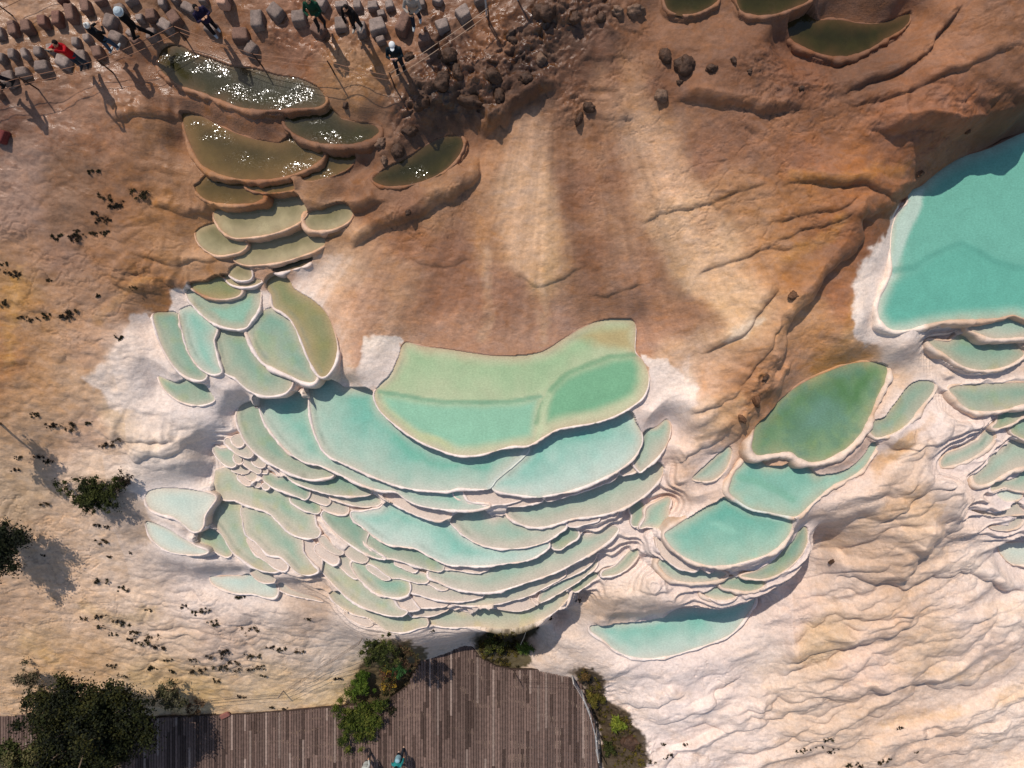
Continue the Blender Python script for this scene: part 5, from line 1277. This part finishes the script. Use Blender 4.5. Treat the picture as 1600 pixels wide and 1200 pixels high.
# dry dark tufts under the lobes; at lower left stand-ins for dark pits
TUFTS_PITS = [
 ('on the brown slope above the white terraces', '148 268 8 165 308 10 182 318 12 215 303 15 150 332 6 163 343 12 90 370 8 112 372 11 123 363 8 150 367 9 165 364 7 5 415 9 20 427 12 3 473 8 77 438 5 155 462 5 207 451 7'),
 ('in the row beside the brown boundary step', '32 496 5 50 499 9 75 493 8 100 493 11 112 485 8 183 528 8'),
 ('on the sand between slope and dense bush', '52 648 8 80 665 9 104 666 13 140 660 6 168 694 11 182 688 7 60 712 8 75 720 7 28 715 6 24 733 6 70 787 8'),
 ('on the pale ground below the dense bush', '152 820 6 165 823 5 159 846 9 205 864 4 172 870 4 160 907 10 193 919 9 68 867 5'),
 ('standing in for dark pits of the diagonal swarm above the boardwalk', '131 966 6 158 963 9 157 979 7 182 968 11 195 975 8 176 990 6 209 990 9 203 998 8 221 1004 10 236 996 12 247 1012 11 262 1032 6 268 1048 7 232 953 5 240 1045 9 173 1041 8 190 1056 7'),
 ('standing in for dark pits left of the wire fence', '290 948 7 302 958 6 322 953 9 332 973 9 337 1022 14 352 1018 8 300 1031 6 310 1046 12 347 1041 12 365 1034 8 380 1044 13 394 1024 11 392 985 13 340 1063 7 376 935 7'),
 ('by the fence on the sand', '422 1013 7 438 1016 8 466 1017 7 405 1043 7 411 1056 5 528 1059 6 424 1106 6 444 1108 4 376 1088 7 480 967 5'),
 ('on the cream draped ground by the frame bottom', '1036 1163 4 1075 1165 7 1044 1182 7 1020 1190 6 1250 1176 6 1262 1172 5 1294 1156 7 1282 1168 6 1300 1176 6 1310 1173 5 1408 1138 6 1386 1188 6 1328 1197 8 1346 1196 8 1376 1193 6 1433 1176 3'),
 ('at the shaded foot of the main cascade', '903 937 8 840 973 8 860 970 6 836 985 7 675 986 4'),
]
seed_ = 900
for where, s in TUFTS_PITS:
    T = np.array(nums(s)).reshape(-1, 3)
    T = T[np.argsort(T[:, 0])]
    for r_i, (u, v, rp) in enumerate(T):
        seed_ += 1
        rs = np.random.RandomState(seed_)
        p = on_ground(u, v); Rr = rp * (CAM_H - p.z) / FPX
        root = empty('tuft_pit_clump', p)
        tag(root, f'blackish dry tuft, {ORD[r_i] if r_i < 20 else "last"} from left {where}', 'tuft', 'dry tufts ' + where)
        cl = [(rs.uniform(-1, 1) * Rr * 1.1, rs.uniform(-.5, .5) * Rr, rs.uniform(.0, .25) * Rr, Rr * rs.uniform(.18, .45), .5) for _ in range(9)]
        leaves_mesh('foliage', cl, int(90 * rp), .02, [[(36, 29, 22), (24, 20, 15), (50, 40, 28)], [(58, 48, 30), (40, 36, 24), (72, 58, 40)], [(44, 40, 24), (30, 28, 18), (60, 56, 34)]][seed_ % 3], root, seed=seed_)

# moss and low growth that nobody could count
def cover(name, label, polys, dens, size, cols, seed):
    rs = np.random.RandomState(seed); pts = []
    for s in polys:
        L = np.array(nums(s)).reshape(-1, 2)
        a = rs.uniform(L[:, 0].min(), L[:, 0].max(), dens * 3); b = rs.uniform(L[:, 1].min(), L[:, 1].max(), dens * 3)
        ok = inside(a, b, L) & (fbm(a / 9, b / 9, seed, 3) > -.12)
        for uu_, vv_ in list(zip(a[ok], b[ok]))[:dens]:
            p = on_ground(uu_, vv_); pts.append((p.x, p.y, p.z + .03, rs.uniform(.05, .13), .7))
    o = leaves_mesh(name, pts, len(pts) * 42, size, cols, None, seed=seed)
    return tag(o, label, None, None, 'stuff')
cover('moss', 'dark olive moss and low growth on the bank right of the boardwalk', ['897 1050 920 1050 940 1070 946 1100 960 1112 975 1120 985 1120 992 1150 1005 1170 1008 1196 960 1200 945 1180 938 1140 930 1100 918 1075', '745 1000 760 992 830 985 826 1010 800 1030 812 1044 780 1040 755 1028'], 260, .03, [(58, 52, 28), (44, 38, 24), (82, 76, 36), (96, 84, 30)], 7)

# ---------------------------------------------------------------- boardwalk
DZ = float(zmap(-3.92))
def W2(u, v): x, y, z = W(u, v, DZ); return x, y
top_edge = [(-90, 1114), (60, 1116), (250, 1122), (320, 1119), (390, 1116), (500, 1107), (560, 1102), (600, 1100), (638, 1072), (645, 1055), (664, 1025), (682, 1000), (715, 992), (733, 1008), (750, 1028), (775, 1042), (800, 1047), (850, 1047), (893, 1047), (905, 1064), (918, 1092), (928, 1130), (933, 1170), (935, 1200), (936, 1240)]
te = np.array([W2(u, v) for u, v in top_edge])
deck = empty('boardwalk', (te[0][0] + 10, te[4][1] - 2, DZ)); tag(deck, 'weathered dark brown plank boardwalk widening to a platform under the cascade', 'boardwalk')
DO = deck.location
ybot = -18.6; rs = np.random.RandomState(4); mb = MB(); x = te[0, 0]; pw = .115
while x < te[-1, 0] - .02:
    xm = x + pw / 2
    yt = np.interp(xm, te[:19, 0], te[:19, 1]) if xm < te[18, 0] else np.interp(xm, te[18:, 0], te[18:, 1])
    y = ybot + rs.uniform(0, 1.2)
    y0 = ybot; base = rs.uniform(.82, 1.15)
    while y0 < yt - .02:
        y1 = min(yt + rs.uniform(-.015, .015), max(y, y0 + .3))
        tone = base * rs.uniform(.84, 1.16); c = alb((106, 87, 80)) * tone * (1 + .5 * float(vnoise(np.array([xm * .45]), np.array([y0 * .35]), 3)[0]))
        if rs.uniform() < .05: c = alb((136, 118, 110)) * tone
        if rs.uniform() < .12: c = alb((78, 62, 56)) * tone
        dz = rs.uniform(-.006, .006)
        if y1 - y0 > .05:
            mb.box((xm - DO.x, (y0 + y1) / 2 - DO.y, -.02 + dz), (pw / 2 - .011, (y1 - y0) / 2 - .004, .02), 0, c)
        y0 = y1; y = y1 + rs.choice([1.2, 2.0, 2.4, 3.0])
    x += pw
mb.build('planks', M_DECK, deck, sm=False)
mb = MB()
for yy in np.arange(ybot + .2, te[:, 1].max(), .6):
    xa = te[0, 0] if yy < te[4, 1] - .2 else np.interp(yy, te[7:12, 1], te[7:12, 0]) + .1
    xb = np.interp(-yy, -te[18:, 1], te[18:, 0]) if yy < te[18, 1] else (np.interp(-yy, -te[12:18, 1], te[12:18, 0]) - .1 if yy < te[12, 1] else xa)
    if xb - xa > .3: mb.box(((xa + xb) / 2 - DO.x, yy - DO.y, -.1), ((xb - xa) / 2, .04, .058), 0, alb((60, 48, 42)))
mb.build('joist', M_DECK, deck, sm=False)
mb = MB()
for a, b in zip(te[:-1], te[1:]):
    d = b - a; L_ = np.linalg.norm(d); ang = math.atan2(d[1], d[0]); m_ = (a + b) / 2
    mb.box((m_[0] - DO.x + math.sin(ang) * -.02, m_[1] - DO.y + math.cos(ang) * .02, -.07), (L_ / 2 + .012, .016, .065), ang, alb((70, 56, 50)))
mb.build('edge_board', M_DECK, deck, sm=False)

# ---------------------------------------------------------------- fences
def fence(name, label, cat, base, ht, wires, rad, prad, pcol, wcol, onz=None, group=None, caps=None):
    pts = []
    for u, v in base:
        if onz is None: p = on_ground(u, v)
        else: p = Vector((*W(u, v, onz)[:2], onz))
        pts.append(p)
    root = empty(name, pts[0]); tag(root, label, cat, group); O = pts[0]
    for p in pts:
        q = p - O
        MB().tube([q + Vector((0, 0, -.12)), q + Vector((.01, .0, ht * .5)), q + Vector((0, .01, ht))], [prad * 1.05, prad, prad * .9], 8, pcol).build('post', M_METAL if cat == 'railing' else M_WOODY, root)
    for hz in wires:
        mb = MB()
        for a, b in zip(pts[:-1], pts[1:]):
            a_ = a - O + Vector((0, 0, hz)); b_ = b - O + Vector((0, 0, hz)); mid = a_.lerp(b_, .5) - Vector((0, 0, .04))
            mb.tube([a_, a_.lerp(b_, .25) - Vector((0, 0, .03)), mid, a_.lerp(b_, .75) - Vector((0, 0, .03)), b_], rad, 6, wcol, cap=False)
        mb.build('rope', M_ROPE, root)
    return root
fence('rope_fence', 'low rope fence on thin posts below the stepping stones', 'fence', [(-60, 168), (60, 140), (177, 114), (291, 62), (410, 104), (523, 116), (617, 137)], .8, (.78, .45), .009, .022, alb((70, 52, 42)), alb((150, 110, 88)))
fence('rope_fence', 'pale rope fence rising from the outcrop to the white rail', 'fence', [(617, 137), (690, 92), (764, 40)], .95, (.93, .6), .008, .02, alb((80, 60, 50)), alb((180, 154, 134)))
fence('rope_fence', 'thin rope fence across the corner above the stepping stones', 'fence', [(-60, 60), (20, 25), (96, -16)], .7, (.68, .4), .009, .02, alb((80, 60, 50)), alb((110, 80, 62)))
p = on_ground(790, 12)
rail = empty('handrail', p); tag(rail, 'short white metal handrail at the top frame edge', 'handrail')
MB().tube([(-.62, -.22, .9), (.45, .25, .95)], .045, 10, alb((205, 215, 225))).build('rail_bar', M_METAL, rail)
for dx, dy in ((-.55, -.18), (.35, .2)): MB().tube([(dx, dy, -.3), (dx, dy, .9)], .025, 8, alb((170, 175, 180))).build('post', M_METAL, rail)
fence('wire_fence', 'sagging thin wire fence on leaning posts across the sand', 'fence', [(200, 1096), (300, 1092), (442, 1080), (564, 1000)], .7, (.66, .45, .25), .007, .022, alb((150, 140, 132)), alb((96, 80, 70)))
fence('cable_railing', 'curved steel cable railing along the platform edge', 'railing', [(893, 1053), (908, 1078), (919, 1106), (928, 1140), (931, 1172)], 1.0, (.97, .65, .35), .008, .026, alb((205, 205, 205)), alb((185, 185, 188)), onz=DZ)
fence('cable_railing', 'thin cable railing along the straight platform front', 'railing', [(806, 1054), (893, 1056)], 1.0, (.95, .6), .006, .02, alb((120, 105, 95)), alb((90, 76, 68)), onz=DZ)

# red-brown slab leaning at the boardwalk edge, dark red board at the west frame edge, rusty pipe
def board(name, label, cat, u, v, w_, l_, t_, rz, tilt, rgb, up=.1, onz=None):
    p = on_ground(u, v) if onz is None else Vector((*W(u, v, onz)[:2], onz))
    mb = MB(); c = alb(rgb)
    P, F_ = rock_mesh(w_, l_, t_, 9, .03, int(u)); mb.V = [tuple(q) for q in P]; mb.F = F_; mb.C = [tuple(c)] * len(P)
    o = mb.build(name, M_WOODY, None); o.location = (p.x, p.y, p.z + up); o.rotation_euler = (R(tilt), 0, R(rz)); tag(o, label, cat); return o
board('wooden_box', 'dark red wooden box cut by the frame on the brown slope', 'box', 4, 215, .42, .4, .14, -15, 4, (110, 52, 50), .12)
board('stone_slab', 'reddish slab tilted at the edge of the boardwalk', 'slab', 352, 1117, .42, .22, .04, 25, 12, (140, 92, 84), .06, DZ)
board('wooden_post_box', 'weathered wooden box standing among the upper stones', 'box', 354, 6, .3, .42, .2, -8, 0, (190, 150, 130), .18)

# small water pipe and pale scraps in the gully
p0 = on_ground(826, 978); p1 = on_ground(812, 1010)
mb = MB(); mb.tube([(0, 0, .25), ((p1.x - p0.x) * .5, (p1.y - p0.y) * .5, (p1.z - p0.z) * .5 + .3), (p1.x - p0.x, p1.y - p0.y, p1.z - p0.z + .05)], .014, 6, alb((190, 180, 165)))
o = mb.build('cable', M_ROPE, None); o.location = p0; tag(o, 'thin pale cable hanging down the shaded gully', 'cable')
# ---------------------------------------------------------------- people
def remesh(o, vox, smooth_it=2):
    m = o.modifiers.new('one_surface', 'REMESH'); m.mode = 'VOXEL'; m.voxel_size = vox; m.use_smooth_shade = True
    s = o.modifiers.new('relax', 'SMOOTH'); s.iterations = smooth_it; s.factor = .5
def solid(mat_name, rgb, rough_=.85, spec=.15):
    m, nt, b, L = nmat(mat_name)
    n = noise_tex(nt, 40, 3, .6, mapped(nt, (1, 1, 1)))
    mx = N(nt, "ShaderNodeMixRGB", blend_type='MULTIPLY'); mx.inputs[0].default_value = .35
    mx.inputs[1].default_value = (*alb(rgb), 1); L.new(n.outputs[0], mx.inputs[2]); L.new(mx.outputs[0], b.inputs["Base Color"])
    bp = N(nt, "ShaderNodeBump"); bp.inputs["Distance"].default_value = .01; bp.inputs["Strength"].default_value = .6
    n2 = noise_tex(nt, 12, 3, .6, mapped(nt, (1, 1, .5))); L.new(n2.outputs[0], bp.inputs["Height"]); L.new(bp.outputs[0], b.inputs["Normal"])
    b.inputs["Roughness"].default_value = rough_; b.inputs["Specular IOR Level"].default_value = spec
    return m
MATS = {}
def cmat(rgb, nm='cloth'):
    if rgb not in MATS: MATS[rgb] = solid(nm, rgb)
    return MATS[rgb]
def hand(mb, w, d, side, curl=.5):
    """palm, four unequal curled fingers and a thumb off the palm's side"""
    d = Vector(d).normalized(); q = d.cross(Vector((0, 0, 1)))
    if q.length < .1: q = Vector((1, 0, 0))
    q.normalize(); n_ = q.cross(d).normalized(); w = Vector(w)
    mb.tube([w, w + d * .05, w + d * .085], [.026, .036, .034], 8, sx=1.1)
    for i, (ln, off) in enumerate(((.068, -.03), (.078, -.01), (.072, .01), (.056, .03))):
        a = w + d * .085 + q * off; b = a + d * ln * .5 - n_ * ln * .2 * curl; c = b + d * ln * .35 - n_ * ln * .5 * curl
        mb.tube([a - d * .02, a, b, c], [.0095, .0095, .009, .0075], 6)
    a = w + d * .03 + q * (-.03 * side); b = a + d * .035 + q * (-.035 * side); c = b + d * .03 - n_ * .015
    mb.tube([a, b, c], [.012, .011, .009], 6)

def person(u, v, facing, label, top, legs, hat=None, hair=(30, 24, 22), shoes=(40, 38, 38), arms='down', stride=.12, onz=None, lean=0.0, H=1.68, skin=(196, 150, 122), bag=None, group='people on the stepping stones', up=.28):
    p = on_ground(u, v) if onz is None else Vector((*W(u, v, onz)[:2], onz))
    if onz is None:
        p.z += up
        x, y, z = W(u, v, p.z); p = Vector((x, y, p.z))
    root = empty('person', p, facing); s = H / 1.7 * .88; root.scale = (s, s, s)
    tag(root, label, 'person', group)
    hip = .90; L = lean
    def T(x, y, z): return Vector((x, y + L * max(0, z - hip) * 1.0, z))       # lean the upper body forward
    sh = .185
    A = {'down': [((.235, .0, 1.16), (.24, .07, .92)), ((-.235, -.02, 1.16), (-.24, .02, .92))],
         'walk': [((.24, .06, 1.17), (.22, .2, .97)), ((-.24, -.1, 1.17), (-.24, -.14, .93))],
         'phone': [((.235, .16, 1.2), (.1, .34, 1.42)), ((-.235, .16, 1.2), (-.1, .34, 1.42))],
         'up': [((.25, .2, 1.48), (.1, .3, 1.74)), ((-.25, .2, 1.48), (-.1, .3, 1.74))],
         'lap': [((.27, .12, 1.14), (.12, .3, 1.16)), ((-.27, .12, 1.14), (-.1, .32, 1.18))],
         'bend': [((.2, .22, 1.08), (.12, .34, .86)), ((-.2, .22, 1.08), (-.12, .34, .86))]}[arms]
    def torso(mb, g=0.0, low=.86):
        mb.tube([T(0, 0, low), T(0, 0, 1.02), T(0, .01, 1.2), T(0, 0, 1.36), T(0, 0, 1.43)], [.115 + g, .105 + g, .12 + g, .125 + g, .085 + g], 14, sx=1.38)
    def legs_(mb, g=0.0, low=.1):
        for sd in (1, -1):
            fy = stride * sd
            mb.tube([(.085 * sd, 0, hip), (.095 * sd, fy * .5 + .02, .5), (.1 * sd, fy, low)], [.088 + g, .058 + g * 1.2, .042 + g * 1.3], 10)
    def arms_(mb, g=0.0, hnd=False, to=1.0):
        for sd, (e, w) in zip((1, -1), A):
            e = T(*e); w = T(*w); a = T(sh * sd, 0, 1.385)
            mb.tube([a, e, e.lerp(w, to)], [.05 + g, .041 + g, .03 + g], 10)
            if hnd: hand(mb, w, w - e, sd)
    body = MB(); torso(body); legs_(body); arms_(body, 0, True)
    hz = 1.60; body.tube([T(0, 0, 1.4), T(0, .01, 1.52)], [.055, .05], 10)
    hc = T(0, .02, hz)
    body.ball(hc, (.075, .095, .112), n=12); body.ball(hc + Vector((0, .015, -.06)), (.055, .07, .06), n=8)
    body.tube([hc + Vector((0, .085, .02)), hc + Vector((0, .112, -.02))], [.011, .016], 6)
    for sd in (1, -1):
        body.ball(hc + Vector((.078 * sd, 0, -.005)), (.013, .022, .032), n=6)
        body.tube([(.1 * sd, stride * sd - .05, .05), (.105 * sd, stride * sd + .13, .035)], [.04, .035], 8)
    body.tube([hc + Vector((-.025, .088, -.05)), hc + Vector((.025, .088, -.05))], .008, 6)
    for sd in (1, -1): body.tube([hc + Vector((.012 * sd, .088, .03)), hc + Vector((.045 * sd, .08, .03))], .009, 6)
    b = body.build('body', cmat(skin, 'skin'), root); remesh(b, .0085, 1)
    c = MB(); torso(c, .018, .80); arms_(c, .014, False, .93); o = c.build('jacket', cmat(top), root); remesh(o, .013)
    c = MB(); legs_(c, .014, .1); c.tube([(0, 0, .84), (0, 0, .95)], [.12, .115], 12, sx=1.35); o = c.build('trousers', cmat(legs), root); remesh(o, .013)
    for sd in (1, -1):
        c = MB(); c.tube([(.1 * sd, stride * sd - .06, .055), (.105 * sd, stride * sd + .06, .05), (.108 * sd, stride * sd + .15, .035)], [.05, .05, .04], 8); o = c.build('shoe', cmat(shoes), root); remesh(o, .012)
    c = MB(); e_ = MB()
    for sd in (1, -1): e_.ball(hc + Vector((.03 * sd, .084, .01)), .013, n=6)
    e_.build('eyes', cmat((30, 24, 20)), root)
    hair_ = MB(); hair_.ball(hc + Vector((0, -.022, .022)), (.086, .096, .105), n=10); hair_.build('hair', cmat(hair), root)
    if hat:
        c.ball(hc + Vector((0, -.005, .05)), (.1, .112, .085), n=10)
        if hat[1] == 'brim': c.tube([hc + Vector((0, 0, .035)), hc + Vector((0, 0, .05))], [.17, .15], 18)
        if hat[1] == 'pom': c.ball(hc + Vector((0, -.02, .16)), .05, n=8)
        if hat[1] == 'cap': c.ball(hc + Vector((0, .12, .035)), (.07, .08, .014), n=8)
        o = c.build('hat', cmat(hat[0]), root); remesh(o, .01)
    if bag:
        c = MB(); c.tube([T(0, -.2, 1.02), T(0, -.21, 1.36)], [.12, .11], 12, sx=1.2); o = c.build('backpack', cmat(bag), root); remesh(o, .015)
    return root, [root.location + Matrix.Rotation(facing, 3, 'Z') @ (T(*w) * s) for e, w in A]

def gadget(name, label, hands, facing, size=(.08, .012, .045), rgb=(28, 28, 30)):
    m = (hands[0] + hands[1]) / 2 + Matrix.Rotation(facing, 3, 'Z') @ Vector((0, .06, .08))
    mb = MB(); mb.box((0, 0, 0), size, 0, alb(rgb)); mb.tube([(0, size[1], 0), (0, size[1] + .02, 0)], .018, 10, alb((20, 20, 22)))
    o = mb.build(name, M_METAL, None, sm=False); o.location = m; o.rotation_euler = (0, 0, facing); bv = o.modifiers.new('edge', 'BEVEL'); bv.width = .004
    return tag(o, label, name.replace('_', ' '))
_, h1 = person(134, 103, R(170), 'person in a bright red jacket raising both arms overhead to take a picture', (176, 20, 30), (48, 62, 78), arms='up', stride=.06, shoes=(60, 58, 60), H=1.62)
gadget('camera', 'small black camera held overhead by the person in red', h1, R(170))
person(180, 78, R(-20), 'person in a white bobble hat, black top and blue jeans', (24, 24, 28), (58, 82, 108), hat=((226, 226, 222), 'pom'), arms='lap', stride=.1, shoes=(190, 196, 200), H=1.58)
person(226, 58, R(-60), 'person all in black with a pale hat, striding with legs apart', (16, 16, 18), (18, 18, 22), hat=((190, 205, 215), 'brim'), arms='down', stride=.3, H=1.62)
person(338, 50, R(-140), 'person in a dark purple jacket beside the glittering water', (40, 34, 62), (26, 26, 34), arms='phone', stride=.06, shoes=(200, 200, 204), H=1.6)
person(15, 132, R(150), 'person in black cut by the left frame edge', (18, 18, 20), (30, 32, 40), arms='walk', stride=.16, H=1.6)
person(503, 40, R(180), 'person in a dark green jacket holding both hands out in front', (24, 66, 48), (34, 34, 40), arms='lap', stride=.08, H=1.62)
person(560, 44, R(160), 'person in black with black hair bending on the blocks', (22, 18, 20), (26, 28, 34), arms='bend', stride=.08, shoes=(190, 180, 170), H=1.58, lean=.25)
_, h8 = person(652, 36, R(178), 'person in a pale grey shirt looking at something in their hands', (170, 160, 152), (36, 44, 62), arms='lap', stride=.14, shoes=(190, 196, 200), H=1.66, bag=(30, 30, 34))
gadget('phone', 'dark phone in the hands of the person in the pale shirt', h8, R(178), (.07, .006, .04))
_, h9 = person(626, 108, R(-176), 'person in a white cap and dark open vest taking a photo toward the pools', (24, 36, 44), (28, 34, 46), hat=((232, 236, 240), 'cap'), arms='phone', stride=.05, H=1.72, up=.05)
gadget('phone', 'pale pink phone held at the face of the person in the white cap', h9, R(-176), (.07, .006, .04), (220, 170, 165))
person(578, 1180, R(20), 'person in a pale grey hooded coat on the boardwalk', (196, 200, 198), (54, 52, 56), arms='walk', stride=.14, onz=DZ, hat=((196, 200, 198), 'pom'), group='people on the boardwalk', H=1.6)
person(627, 1172, R(170), 'person in a teal jacket and dark trousers on the boardwalk, legs toward the terraces', (44, 138, 140), (44, 48, 58), arms='walk', stride=.14, onz=DZ, shoes=(205, 170, 150), group='people on the boardwalk', bag=(150, 190, 205))
